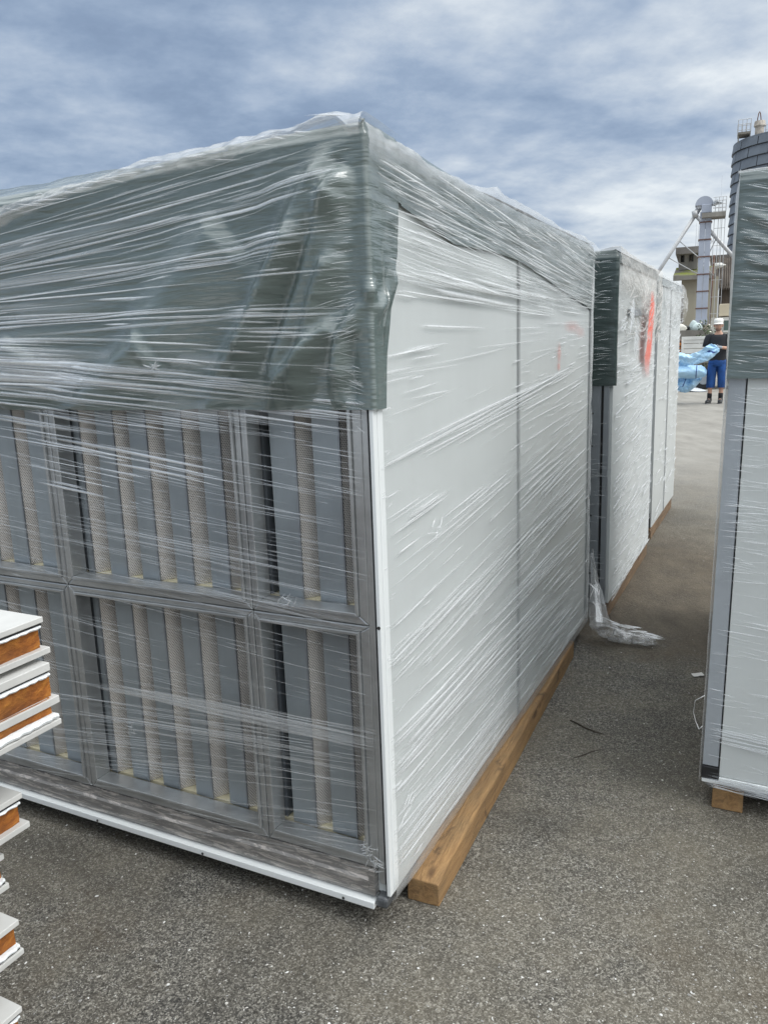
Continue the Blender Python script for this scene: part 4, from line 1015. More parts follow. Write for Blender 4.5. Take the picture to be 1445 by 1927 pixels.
# @@REST@@
# ------------------------------------------------------------------ far yard: farm buildings, elevator, silo
def mk_bg():
    m = MAT
    m['concrete'] = simple('old_concrete', (.20, .185, .16), .85, 0, .3, 1.2, .3)
    m['render'] = simple('stained_render', (.36, .325, .25), .9, 0, .22, .9, .2, vec=(1, 1, .35))
    m['greyrender'] = simple('grey_render', (.24, .225, .20), .9, 0, .35, 1.1, .2, vec=(1.6, 1.6, .3))
    t = Nt('eternit_roof'); v = t.obj((1, 1, 1)); n = t.noise(v, 1.1, 7, .7)
    t.P(Base_Color=t.ramp(n, ((.3, (.075, .062, .05)), (.7, (.20, .17, .14)))), Roughness=.9); m['eternit'] = t.m
    t = Nt('mossy_roof'); v = t.obj(); n = t.noise(v, .8, 6, .65); f = t.noise(v, 7, 5, .7)
    c = t.ramp(f, ((.3, (.10, .09, .075)), (.7, (.19, .17, .15)))); t.P(Base_Color=t.mixc(t.ramp(n, ((.46, (0, 0, 0)), (.58, (1, 1, 1)))), c, (.17, .19, .03)), Roughness=.95); m['moss'] = t.m
    m['roofgrey'] = simple('grey_slab', (.17, .155, .14), .9, 0, .25, 1.5)
    m['galv'] = simple('pale_galvanised', (.40, .43, .50), .5, .15, .15, 1.0)
    m['galvtube'] = simple('spout_tube', (.46, .46, .46), .45, .3, .15, 2)
    m['silo'] = simple('slate_blue_stave', (.150, .172, .200), .55, .1, .30, .7)
    m['silodark'] = simple('silo_joint', (.05, .055, .065), .8)
    m['planks'] = mk_wood('grey_planks', (.05, .042, .035), (.125, .105, .09), 'z')
    m['rust'] = simple('rusty_steel', (.16, .085, .06), .7, .2, .3, 3)
    m['beige'] = simple('beige_board', (.52, .45, .33), .7, 0, .1, 2)
    m['whitepaint'] = simple('worn_white_paint', (.62, .61, .57), .55, 0, .14, 3, .1)
    m['orange'] = simple('orange_paint', (.62, .20, .03), .5, 0, .2, 5)
    m['windowdark'] = simple('dark_green_pane', (.10, .14, .12), .25)
    m['leaf'] = simple('leaf', (.055, .085, .025), .7, 0, .35, 3); m['petal'] = simple('petal', (.70, .68, .60), .7)
    m['sack'] = simple('pale_sack', (.52, .60, .58), .6, 0, .12, 4, .2)
    t = Nt('blue_sheet'); v = t.obj(); n = t.noise(v, 2.2, 5, .6)
    t.P(Base_Color=t.ramp(n, ((.3, (.36, .62, .88)), (.7, (.54, .76, .92)))), Roughness=.5, Subsurface_Weight=0.0, Normal=t.bump(t.noise(v, 9, 5, .6), .35, .03)); m['blue'] = t.m
    m['navy'] = simple('navy_stripe', (.015, .045, .23), .6)
mk_bg()
PHI = math.atan2(ray(1322, 640).x, ray(1322, 640).y)     # the far yard is laid out square to this bearing
EX = Vector((math.cos(PHI), -math.sin(PHI), 0)); EY = Vector((math.sin(PHI), math.cos(PHI), 0))
def at(px, py, Y):
    d = ray(px, py); d = Vector((d.dot(EX), d.dot(EY), d.z)); return EYEP + d * (Y / d.y)
def yard(o): o.rotation_euler = (0, 0, -PHI); return o
def yard_empty(name, loc, label, cat, group=None):
    U = empty(name, EX * loc[0] + EY * loc[1] + Vector((0, 0, loc[2])), -PHI, label, cat, group); YL[U.name] = Vector(loc); return U
YL = {}
def yl(U): return YL[U.name] if U.name in YL else yl(U.parent)
def wbox(mb, px0, py0, px1, py1, Y, depth, mi=0):
    """a box whose front fills that piece of the view at distance Y, depth metres deep"""
    a = at(px0, py0, Y); b = at(px1, py1, Y); x0, x1 = sorted((a.x, b.x)); z0, z1 = sorted((a.z, b.z))
    mb.box(x0, x1, Y, Y + depth, z0, z1, mi); return x0, x1, z0, z1
def root_at(name, px, Y, label, cat, group=None):
    p = at(px, 650, Y); return yard_empty(name, (p.x, Y, 0), label, cat, group)
def loc_build(mb, name, mat, U, **kw):
    o = yl(U); mb.v = [(v[0] - o.x, v[1] - o.y, v[2] - o.z) for v in mb.v]; return mb.build(name, mat, U, **kw)

def build_tower_house():
    Y = 44.0; U = root_at('farm_tower', 1292, Y, 'old beige farm tower with two small top windows and a mossy lean roof', 'building')
    mb = MB(); x0, x1, z0, z1 = wbox(mb, 1282, 524, 1345, 650, Y, 5.0); 
    mb.v = [(v[0], v[1], 0.0 if v[2] < z0 + .01 else v[2]) for v in mb.v]; loc_build(mb, 'wall', MAT['render'], U)
    # upper stage with its two openings
    mb = MB(); a = at(1277, 474, Y + .6); b = at(1311, 506, Y + .6); w = (b.x - a.x)
    wins = [(.10, .30), (.55, .78)]; zt_, zb_ = a.z, b.z; hz0, hz1 = zt_ - .27 * (zt_ - zb_) - .28, zt_ - .10
    xs = [a.x] + [a.x + f * w for p in wins for f in p] + [b.x]
    for i in range(len(xs) - 1):
        if i % 2 == 0: mb.box(xs[i], xs[i + 1], Y + .6, Y + .85, zb_, zt_)
        else: mb.box(xs[i], xs[i + 1], Y + .6, Y + .85, zb_, hz0); mb.box(xs[i], xs[i + 1], Y + .6, Y + .85, hz1, zt_)
    mb.box(a.x, a.x + .25, Y + .86, Y + 4.4, zb_, zt_); mb.box(b.x - .25, b.x, Y + .86, Y + 4.4, zb_, zt_)
    loc_build(mb, 'upper_wall', MAT['greyrender'], U)
    for (f0, f1) in wins:
        mb = MB(); mb.box(a.x + f0 * w, a.x + (f0 + (f1 - f0) * .12) * w, Y + .62, Y + .7, hz0, hz1); mb.box(a.x + (f0 + (f1 - f0) * .62) * w, a.x + f1 * w, Y + .62, Y + .74, hz0 + .02, hz1)
        loc_build(mb, 'window', MAT['dark'], U)
    mb = MB(); wbox(mb, 1271, 466, 1321, 475, Y - .1, 5.2); loc_build(mb, 'top_roof', MAT['roofgrey'], U)
    # sloping lower roof
    p = [at(1272, 504, Y + 1.2), at(1345, 500, Y + 1.2), at(1345, 516, Y - .5), at(1266, 519, Y - .5)]
    mb = MB(); d = Vector((0, 0, -.12)); mb.add(p + [q + d for q in p], [(0, 1, 2, 3), (7, 6, 5, 4), (0, 3, 7, 4), (3, 2, 6, 7), (2, 1, 5, 6), (1, 0, 4, 5)]); loc_build(mb, 'lean_roof', MAT['moss'], U)
    mb = MB(); wbox(mb, 1266, 519.5, 1345, 523, Y - .52, .4); loc_build(mb, 'eaves_board', MAT['concrete'], U)
    mb = MB(); x0, x1, z0, z1 = wbox(mb, 1276, 560, 1282.5, 625, Y - .05, 1.0); loc_build(mb, 'side_door', MAT['planks'], U)
build_tower_house()

def build_barn():
    Y = 46.0; U = root_at('barn', 1358, Y, 'barn with a brown corrugated roof and grey plank wall left of the silo', 'building')
    e0, e1 = at(1341, 545, Y), at(1420, 541, Y); r0, r1 = at(1334, 483, Y + 3.6), at(1430, 478, Y + 3.6)
    n = 200; P = []
    for i in range(n):
        t = i / (n - 1)
        for k in range(5):
            s_ = k / 4; b = e0.lerp(e1, t).lerp(r0.lerp(r1, t), s_); P.append((b.x, b.y, b.z + .07 * math.sin(t * 150) - .015 * (k % 2)))
    mb = MB(); mb.grid(P, n, 5); loc_build(mb, 'roof', MAT['eternit'], U, smooth=True)
    mb = MB(); mb.box(e0.x + .3, e1.x, Y + .5, Y + .8, 0, e0.z + .25); loc_build(mb, 'plank_wall', MAT['planks'], U)
    mb = MB(); wbox(mb, 1335, 481, 1400, 485, Y + 3.4, .5); loc_build(mb, 'ridge_cap', MAT['roofgrey'], U)
    mb = MB(); mb.box(at(1322, 560, Y).x, at(1349, 560, Y).x, Y + .3, Y + 3, 0, at(1330, 568, Y).z); loc_build(mb, 'low_wall', MAT['greyrender'], U)
    mb = MB(); mb.box(at(1322, 560, Y).x, at(1349, 560, Y).x, Y + .2, Y + 3, at(1330, 552, Y).z, at(1330, 543, Y).z); loc_build(mb, 'wall_beam', MAT['dark'], U)
    lp = at(1345, 501, Y - .6); mb = MB(); mb.tube([lp, lp + Vector((.25, -.05, .03)), lp + Vector((.42, -.05, .03))], [.14, .13, .05], 8); mb.tube([lp + Vector((.3, 0, .06)), lp + Vector((.5, .6, .08))], .03, 6); mb.tube([lp + Vector((.5, .6, .08)), lp + Vector((.5, 1.6, .0))], .03, 6)
    loc_build(mb, 'yard_lamp', MAT['whitepaint'], U)
build_barn()

def build_elevator():
    Y = 40.0; U = root_at('grain_elevator', 1314, Y, 'pale grey grain elevator leg with a domed head and two sloping spouts', 'elevator')
    top, bot = at(1328, 398, Y), at(1318, 612, Y); 
    x = (top.x + bot.x) / 2
    hw = .245
    mb = MB()
    for sgn in (-1, 1): mb.box(*sorted((x + sgn * .005, x + sgn * hw)), Y, Y + .45, bot.z, top.z)
    loc_build(mb, 'leg_casing', MAT['galv'], U, bevel=.01)
    zs = [at(1322, y, Y).z for y in (418, 451, 483, 516, 548, 580)]
    for z in zs:
        mb = MB(); mb.box(x - hw - .03, x + hw + .03, Y - .03, Y + .48, z - .025, z + .025); loc_build(mb, 'flange', MAT['rust'], U)
    mb = MB(); mb.box(x - hw - .02, x + hw + .02, Y - .04, Y + .5, at(1318, 610, Y).z, at(1318, 600, Y).z); loc_build(mb, 'boot', MAT['galv'], U)
    mb = MB(); mb.box(x - .13, x + .13, Y + .05, Y + .4, 0, at(1318, 610, Y).z); loc_build(mb, 'footing', MAT['concrete'], U)
    # head: box with a half-round hood
    c = at(1324.5, 386, Y); rad = .38
    mb = MB(); n = 16; vs = []
    for y in (Y - .06, Y + .52): vs += [(c.x + rad * math.cos(math.pi * k / n), y, c.z + rad * math.sin(math.pi * k / n)) for k in range(n + 1)]
    m_ = n + 1; fs = [(k, k + 1, m_ + k + 1, m_ + k) for k in range(n)] + [tuple(range(m_ - 1, -1, -1)), tuple(range(m_, 2 * m_))] + [(0, m_, 2 * m_ - 1, m_ - 1)]
    mb.add(vs, fs); loc_build(mb, 'head_hood', MAT['galv'], U)
    mb = MB(); wbox(mb, 1319.5, 385, 1338.5, 399, Y - .1, .6); loc_build(mb, 'head_box', MAT['galv'], U, bevel=.02)
    mb = MB(); wbox(mb, 1311, 385.5, 1319, 392, Y, .4); p = at(1314, 392, Y + .2); mb.tube([p, at(1309, 401, Y + .2), at(1307, 404, Y + .2)], .12, 8); loc_build(mb, 'discharge_chute', MAT['galvtube'], U)
    mb = MB(); p = at(1341, 385, Y - .1); mb.tube([p, p + Vector((.18, 0, .10)), p + Vector((.36, 0, .03))], [.09, .12, .05], 8); loc_build(mb, 'motor', MAT['postgrey'], U)
    # platform with rail towards the silo
    mb = MB(); x0, x1, z0, z1 = wbox(mb, 1320, 401, 1365, 405.5, Y - .3, 1.0); pf = loc_build(mb, 'platform', MAT['greyrender'], U)
    for yy in (Y - .28, Y + .68):
        mb = MB()
        for k in range(4): mb.tube([(x0 + .55 + (x1 - x0 - .55) * k / 3, yy, z1), (x0 + .55 + (x1 - x0 - .55) * k / 3, yy, z1 + .62)], .014, 5)
        for h in (.16, .32, .47, .62): mb.tube([(x0 + .45, yy, z1 + h), (x1, yy, z1 + h)], .012, 5)
        loc_build(mb, 'railing', MAT['galvtube'], pf)
    # ladder with safety cage behind the leg
    mb = MB(); zt_ = z0; lx = at(1347, 450, Y).x
    for dx in (-.12, .05, .2, .33): mb.tube([(lx + dx, Y + .3, .5), (lx + dx, Y + .3, zt_)], .013, 5)
    zq = 1.0
    while zq < zt_: mb.tube([(lx - .12, Y + .3, zq), (lx + .33, Y + .3, zq)], .010, 4); zq += .75
    loc_build(mb, 'ladder_cage', MAT['galvtube'], U)
    # spouts and their stays
    def pipe(pts, r, name, mat): 
        mb = MB(); mb.tube([at(px, py, Y + dy) for px, py, dy in pts], r, 10); return loc_build(mb, name, mat, U, smooth=True)
    s1 = pipe([(1308, 404, 0), (1237, 513, 0), (1206, 560, 0)], .085, 'spout', MAT['galvtube'])
    s2 = pipe([(1310, 407, 0), (1380, 484, .8), (1410, 517, 1.2)], .085, 'spout', MAT['galvtube'])
    pipe([(1306, 397, 0), (1308, 409, 0)], .13, 'diverter', MAT['galvtube'])
    for pts in ([(1278, 454, 0), (1316, 486, .0), (1341, 518, .2)], [(1257, 485, 0), (1313, 516, 0)], [(1318, 484, .25), (1340, 453, .3)], [(1330, 484, .4), (1346, 450, .5)]):
        pipe(pts, .022, 'stay_rod', MAT['galvtube'])
    pipe([(1343, 480, 1.2), (1334, 610, 1.2)], .035, 'stay_rod', MAT['rust'])
    for (a, b) in (((1310, 420), (1308, 470)), ((1314, 425), (1312, 470)), ((1358, 330), (1352, 480))):
        pipe([(*a, 1.0), (*b, 1.0)], .006, 'cable', MAT['postgrey'])
build_elevator()

def build_silo():
    Y = 54.0; c = at(1376 + 112, 366, Y); Rr = (c.x - at(1377, 300, Y).x); ztop = at(1385, 262, Y - 1).z
    U = yard_empty('silo', (c.x, Y + Rr * .25, 0), 'tall round slate blue stave silo rising at the right edge', 'silo')
    mb = MB(); mb.tube([(0, 0, 0), (0, 0, ztop - .1)], Rr - .10, 64); mb.build('inner_shell', MAT['silodark'], U, smooth=True)
    mb = MB(); rh = .575; k = 0; z = ztop; NS = 16
    while z > .5:
        off = (k % 2) * .5 + .31
        for i in range(NS):
            a0 = 2 * math.pi * (i + off) / NS + .007; a1 = 2 * math.pi * (i + 1 + off) / NS - .007; n = 5; vs = []
            for rr, zz in ((Rr - .05, z), (Rr + .035, z - rh + .045)):
                vs += [(rr * math.cos(a0 + (a1 - a0) * q / n), rr * math.sin(a0 + (a1 - a0) * q / n), zz) for q in range(n + 1)]
            vs += [((Rr - .1) * math.cos(a0 + (a1 - a0) * q / n), (Rr - .1) * math.sin(a0 + (a1 - a0) * q / n), z - rh + .045) for q in range(n + 1)]
            m_ = n + 1; fs = [(q, m_ + q, m_ + q + 1, q + 1) for q in range(n)] + [(m_ + q, 2 * m_ + q, 2 * m_ + q + 1, m_ + q + 1) for q in range(n)]
            mb.add(vs, fs)
        z -= rh; k += 1
    mb.build('stave_wall', MAT['silo'], U)
    mb = MB(); mb.tube([(0, 0, ztop - .12), (0, 0, ztop + .0), (0, 0, ztop + .5)], [Rr - .03, Rr - .03, .6], 48); mb.build('roof', MAT['silo'], U, smooth=False)
    def sp(px, py, dy): return at(px, py, Y + dy) - yl(U)
    # roof platform with rail, filler hood with its hoop
    p0, p1 = sp(1388, 249, -1.2), sp(1412, 247, -1.2)
    mb = MB(); mb.box(p0.x, p1.x, p0.y, p0.y + 1.1, p0.z - .12, p0.z); 
    for xx in (p0.x + .03, p1.x - .03):
        mb.tube([(xx, p0.y + .1, ztop - .2), (xx, p0.y + .1, p0.z)], .035, 5)
    pf = mb.build('platform', MAT['concrete'], U)
    for yy in (p0.y, p0.y + 1.1):
        mb = MB()
        for k in range(4): xx = p0.x + (p1.x - p0.x) * k / 3; mb.tube([(xx, yy, p0.z), (xx, yy, p0.z + .66)], .02, 5)
        for h in (.33, .66): mb.tube([(p0.x, yy, p0.z + h), (p1.x, yy, p0.z + h)], .018, 5)
        mb.build('railing', MAT['galvtube'], pf)
    q = sp(1428, 250, -.8); mb = MB(); mb.tube([(q.x, q.y, q.z - .25), (q.x, q.y, q.z + .28), (q.x, q.y, q.z + .36), (q.x, q.y, q.z + .62)], [.24, .24, .32, .28], 12); mb.build('filler_hood', simple('rusty_white', (.45, .40, .34), .7, 0, .35, 4), U)
    pts = [sp(px, py, -.8) for px, py in ((1423, 250), (1423.5, 235), (1425, 222), (1427, 213), (1428.5, 210), (1430, 213), (1431, 222), (1431, 236))]
    mb = MB(); mb.tube(pts, .03, 6); mb.build('hoop', MAT['rust'], U, smooth=True)
    q = sp(1440, 240, -.8); mb = MB()
    for dx in (0, .5, 1.0, 1.5): mb.tube([(q.x + dx, q.y, q.z - .4), (q.x + dx, q.y, q.z + .15)], .02, 5)
    for h in (-.12, .14): mb.tube([(q.x, q.y, q.z + h), (q.x + 1.5, q.y, q.z + h)], .018, 5)
    mb.build('railing', MAT['galvtube'], U)
build_silo()

def build_yard():
    # low shed and crates right behind the man
    Y = 33.0; U = root_at('site_cabin', 1362, Y, 'cream site cabin with a dark green window behind the man', 'cabin')
    mb = MB(); x0, x1, z0, z1 = wbox(mb, 1338, 598, 1400, 650, Y, 2.4); mb.v = [(v[0], v[1], 0 if v[2] < z0 + .01 else v[2]) for v in mb.v]; loc_build(mb, 'wall', simple('cream_paint', (.50, .48, .43), .6), U)
    mb = MB(); wbox(mb, 1362, 602, 1392, 622, Y - .03, .02); loc_build(mb, 'window', MAT['windowdark'], U)
    mb = MB(); wbox(mb, 1360, 599.5, 1394, 601.8, Y - .05, .04); loc_build(mb, 'window_frame', MAT['whitepaint'], U); mb = MB(); wbox(mb, 1360, 622.2, 1394, 624, Y - .05, .04); loc_build(mb, 'window_frame', MAT['whitepaint'], U)
    roofz = at(1338, 597, Y)
    mb = MB(); x0, x1, z0, z1 = wbox(mb, 1353, 576, 1384, 597.6, Y + .5, 1.2); dz = z0 - roofz.z - .035; mb.v = [(v[0], v[1], v[2] - dz) for v in mb.v]
    o = mb.build('crate', MAT['beige'], bevel=.02); yard(o); tag(o, 'large beige crate standing on top of the cream cabin', 'crate')
    # slatted dropside trailer
    Y = 24.0; U = root_at('trailer', 1318, Y, 'worn white dropside trailer standing behind the pale blue sacks', 'trailer')
    a, b = at(1282, 634, Y), at(1425, 634, Y); zb_ = at(1282, 676, Y).z; zt_ = a.z; h = (zt_ - zb_)
    mb = MB(); n = 4
    for k in range(n): mb.box(a.x + .03, b.x, Y, Y + .03, zb_ + h * (k + .06) / (n + .35), zb_ + h * (k + .94) / (n + .35))
    loc_build(mb, 'dropside', MAT['whitepaint'], U, bevel=.006)
    mb = MB(); mb.box(a.x, b.x, Y - .02, Y + .04, zt_ - .085, zt_); mb.box(a.x - .0, a.x + .055, Y - .03, Y + .05, zb_, zt_ - .0855); mb.box(a.x + .45, a.x + .47, Y - .012, Y - .001, zt_ - .2, zt_ - .17)
    loc_build(mb, 'rail', MAT['whitepaint'], U, bevel=.005)
    mb = MB(); mb.box(a.x, b.x, Y + .05, Y + 1.8, zb_ - .12, zb_ - .02); mb.box(a.x, a.x + .04, Y + .05, Y + 1.8, zb_, zt_ - .1); mb.box(a.x, b.x, Y + 1.78, Y + 1.82, zb_, zt_); loc_build(mb, 'bed', MAT['concrete'], U)
    for dx in (.62, 1.5):
        mb = MB(); cx = a.x + dx; cz = .27; mb.tube([(cx, Y + .1, cz), (cx, Y + .32, cz)], .27, 20); w = loc_build(mb, 'wheel', MAT['black'], U, bevel=.03)
        mb = MB(); mb.tube([(cx, Y + .07, cz), (cx, Y + .0995, cz)], .14, 14); loc_build(mb, 'rim', MAT['postgrey'], w)
    # orange machine
    Y = 24.6; U = root_at('small_loader', 1272, Y, 'orange machine between the far wrapped unit and the white trailer', 'machine')
    mb = MB(); wbox(mb, 1258, 646, 1281.5, 672, Y, .9); loc_build(mb, 'body', MAT['orange'], U, bevel=.03)
    mb = MB(); wbox(mb, 1260, 640, 1281, 645.5, Y + .05, .8); loc_build(mb, 'cowl', MAT['rust'], U, bevel=.03)
    mb = MB()
    for py in (651, 657, 663): wbox(mb, 1272, py, 1280, py + 2.2, Y - .012, .010)
    loc_build(mb, 'vent_slot', MAT['dark'], U)
    for k in (0, .5):
        mb = MB(); p = at(1262, 676, Y); mb.tube([(p.x + k, Y + .02, .2), (p.x + k, Y + .25, .2)], .2, 16); loc_build(mb, 'wheel', MAT['black'], U)
    # low concrete wall with rubble on top
    Y = 28.0; mb = MB(); x0, x1, z0, z1 = wbox(mb, 1255, 623, 1338, 652, Y, .8); n = 40; P = []
    prof = [(Y, 0), (Y - .02, z1 * .6), (Y, z1), (Y + .8, z1), (Y + .8, 0)]
    for i in range(n):
        x = x0 + (x1 - x0) * i / (n - 1)
        for (y, z) in prof: P.append((x, y + .06 * fbm(x * 2, z * 3, 3), z + (.10 * fbm(x * 1.6, y, 4) if z > 0 else 0)))
    mb = MB(); mb.grid(P, n, 5); mb.f.append(tuple(range(5))); mb.mi.append(0); mb.f.append(tuple((n - 1) * 5 + k for k in (4, 3, 2, 1, 0))); mb.mi.append(0)
    tag(yard(mb.build('concrete_wall', MAT['concrete'])), 'low rough grey concrete wall behind the trailer', 'wall')
    zw = z1
    def sack(px, r, hgt, Yk, label, mat, seed):
        p = at(px, 620, Yk); mb = MB(); n, k = 20, 12; P = []
        for i in range(n):
            a = 2 * math.pi * i / n
            for j in range(k):
                t = j / (k - 1); rr = r * math.sin(math.pi * (t * .86 + .12)) ** .6 * (1 + .35 * fbm(math.cos(a) * 2 + seed, math.sin(a) * 2 + t * 3, seed))
                P.append((p.x + rr * math.cos(a), Yk + .5 * rr * math.sin(a), zw - .05 + hgt * t * (1 + .15 * fbm(math.cos(a), math.sin(a), seed + 2))))
        mb.grid(P, n, k, closed=True); mb.f.append(tuple(i * k + k - 1 for i in range(n))); mb.mi.append(0)
        return tag(yard(mb.build('sack', mat, smooth=True)), label, 'sack')
    sack(1279, .20, .26, Y + .1, 'white crumpled sack at the left end of the rubble wall', MAT['petal'], 3)
    sack(1304, .14, .36, Y + .25, 'tall pale green sack standing against the tilted board', MAT['sack'], 5)
    sack(1311, .16, .27, Y + .1, 'round pale green sack lower than its neighbour on the wall', MAT['sack'], 9)
    p0, p1 = at(1288, 620, Y + .35), at(1304, 607, Y + .35)
    mb = MB(); d = Vector((.10, 0, -.12)); dy = Vector((0, .25, 0)); v = [p0, p1, p1 + d, p0 + d]; mb.add(v + [q + dy for q in v], [(0, 1, 2, 3), (7, 6, 5, 4), (0, 4, 5, 1), (1, 5, 6, 2), (2, 6, 7, 3), (3, 7, 4, 0)])
    tag(yard(mb.build('board', MAT['greyrender'])), 'grey board tilted up among the sacks on the wall', 'board')
    p = at(1286, 622, Y); mb = MB(); mb.tube([(p.x - .16, Y + .2, zw + .05), (p.x, Y + .15, zw + .10), (p.x + .16, Y + .2, zw + .06)], [.05, .09, .05], 8); tag(yard(mb.build('rag', MAT['black'], smooth=True)), 'black rag lying on the wall between the white sack and the board', 'rag')
    # flowering bush
    Y = 27.0; p = at(1331, 640, Y); U = yard_empty('bush', (p.x, Y, 0), 'small white flowering bush between the elevator foot and the man', 'bush')
    mb = MB(); mf = MB(); ms = MB()
    for k in range(9): 
        q = (random.gauss(0, .16), random.gauss(0, .12), random.uniform(1.2, 1.85)); ms.tube([(0, 0, 0), (q[0] * .4, q[1] * .4, q[2] * .5), q], [.02, .014, .006], 5)
    zt_ = at(1331, 602, Y).z
    for k in range(900):
        a = random.random() * 6.28; z = random.uniform(.45, zt_) ; rr = .32 * math.sqrt(random.random()) * (1.15 - .5 * abs(z / zt_ - .6)); c = Vector((rr * math.cos(a), rr * math.sin(a), z)); s_ = random.uniform(.02, .05)
        if mnoise.noise(c * 4) < -.22: continue
        d1 = Vector((random.gauss(0, 1), random.gauss(0, 1), random.gauss(0, .6))).normalized(); d2 = d1.cross(Vector((random.gauss(0, 1), random.gauss(0, 1), random.gauss(0, 1)))).normalized()
        (mf if k % 9 == 0 else mb).add([c - d1 * s_, c + d2 * s_ * .5, c + d1 * s_, c - d2 * s_ * .5], [(0, 1, 2, 3)])
    ms.build('stem', MAT['planks'], U); mb.build('foliage', MAT['leaf'], U); mf.build('blossom', MAT['petal'], U)
build_yard()

# ------------------------------------------------------------------ man carrying the blue sheet
def skin_mesh(verts, edges, radii, sub=2):
    me = bpy.data.meshes.new('tmp'); me.from_pydata(verts, edges, []); o = bpy.data.objects.new('tmp', me); C.objects.link(o)
    md = o.modifiers.new('skin', 'SKIN'); md.use_smooth_shade = True
    for v, r in zip(me.skin_vertices[0].data, radii): v.radius = r if isinstance(r, tuple) else (r, r)
    me.skin_vertices[0].data[0].use_root = True
    s_ = o.modifiers.new('sub', 'SUBSURF'); s_.levels = sub; s_.render_levels = sub
    dg = bpy.context.evaluated_depsgraph_get(); ev = o.evaluated_get(dg); m2 = ev.to_mesh()
    vs = [tuple(v.co) for v in m2.vertices]; fs = [tuple(p.vertices) for p in m2.polygons]; ev.to_mesh_clear()
    bpy.data.objects.remove(o); bpy.data.meshes.remove(me)
    return vs, fs
def build_person():
    foot = at_ground(1345, 759); rz = -math.atan2(foot.x, foot.y)
    U = empty('person', (foot.x, foot.y, 0), rz, 'person in white cap, black t-shirt and blue knee shorts holding a pale blue sheet', 'person')
    skin = simple('skin', (.50, .29, .205), .55, 0, .08, 12)
    # local axes: x to the viewer's right, -y towards the viewer
    V = [(0, .0, .93), (0, -.01, 1.10), (0, -.005, 1.30), (0, .0, 1.44), (0, .0, 1.52), (0, -.015, 1.575),
         (-.10, 0, .90), (-.115, -.015, .50), (-.125, .02, .10), (-.145, -.06, .045),
         (.10, 0, .90), (.105, -.01, .50), (.10, .02, .10), (.085, -.07, .045),
         (-.17, 0, 1.425), (-.215, -.01, 1.40), (-.245, -.02, 1.14), (-.13, -.22, 1.13), (-.06, -.27, 1.15),
         (.17, 0, 1.425), (.225, -.01, 1.40), (.285, .0, 1.16), (.13, -.19, 1.19), (.05, -.24, 1.20)]
    E = [(0, 1), (1, 2), (2, 3), (3, 4), (4, 5), (0, 6), (6, 7), (7, 8), (8, 9), (0, 10), (10, 11), (11, 12), (12, 13), (3, 14), (14, 15), (15, 16), (16, 17), (17, 18), (3, 19), (19, 20), (20, 21), (21, 22), (22, 23)]
    Rr = [(.15, .11), (.15, .10), (.16, .11), (.10, .07), (.056, .058), (.056, .060), .085, .058, .040, .035, .085, .058, .040, .035, .048, .046, .040, .033, .03, .048, .046, .040, .034, .03]
    vs, fs = skin_mesh(V, E, Rr)
    mb = MB(); mb.add(vs, fs)
    # head: shaped ellipsoid with brow, nose, jaw, ears
    n, k = 28, 20; P = []; hc = Vector((-.012, -.02, 1.665))
    for i in range(n):
        a = 2 * math.pi * i / n
        for j in range(k):
            t = j / (k - 1); ph = math.pi * (t - .5); z = .122 * math.sin(ph); r = math.cos(ph)
            x = .077 * r * math.cos(a); y = .096 * r * math.sin(a)
            fr = max(0, -math.sin(a)) ** 2
            if z < -.02: x *= 1 - .28 * min(1, (-z - .02) / .1); y *= 1 - .10 * (1 - fr) - .04
            if fr > .5:
                side = abs(math.cos(a))
                if -.045 < z < .02: y -= .026 * max(0, 1 - side / .22) * max(0, (0.02 - z) / .06) if z > -.04 else 0
                y += .010 * math.exp(-((z - .018) / .014) ** 2) * math.exp(-((side - .36) / .2) ** 2)      # eye sockets
                y -= .006 * math.exp(-((z - .04) / .012) ** 2)                                              # brow
                y -= .006 * math.exp(-((z + .066) / .010) ** 2) * max(0, 1 - side / .35)                     # lips
                y -= .008 * math.exp(-((z + .100) / .016) ** 2) * max(0, 1 - side / .4)                      # chin
            P.append(tuple(hc + Vector((x, y, z))))
    mb.grid(P, n, k, closed=True)
    for sx in (-1, 1):
        c = hc + Vector((sx * .079, .008, -.005)); mb.tube([c + Vector((0, 0, -.03)), c + Vector((sx * .01, .004, 0)), c + Vector((0, .004, .03))], [.008, .016, .010], 8)
    body = mb.build('body', skin, U, smooth=True)
    mb = MB()
    for sx in (-1, 1):
        c = hc + Vector((sx * .030, -.086, .016)); mb.tube([c + Vector((-.016, -.004, 0)), c + Vector((0, -.006, 0)), c + Vector((.016, -.004, 0))], [.004, .008, .004], 6)
        c = hc + Vector((sx * .031, -.097, .034)); mb.tube([c + Vector((-.018, .004, -.003)), c, c + Vector((.018, .004, -.003))], [.003, .005, .003], 6)
    mb.build('eye', simple('dark_eye', (.03, .022, .018), .4), U, smooth=True)
    mb = MB(); P = []                                                                     # short beard round the jaw
    n = 24
    for i in range(n):
        a = math.pi + math.pi * i / (n - 1)
        for (z, rx, ry) in ((-.066, .069, .090), (-.082, .064, .094), (-.104, .053, .091), (-.122, .034, .066)):
            P.append(tuple(hc + Vector((rx * math.cos(a), ry * math.sin(a) - .003, z))))
    mb.grid(P, n, 4); mb.build('beard', simple('beard_stubble', (.23, .135, .10), .9, 0, .2, 60), U, smooth=True)
    mb = MB(); mb.loft([(hc.x, hc.y + .012, hc.z - .01, .080, .093), (hc.x, hc.y + .012, hc.z + .05, .083, .099)], 20); mb.build('hair', simple('short_hair', (.05, .038, .03), .9), U, smooth=True)
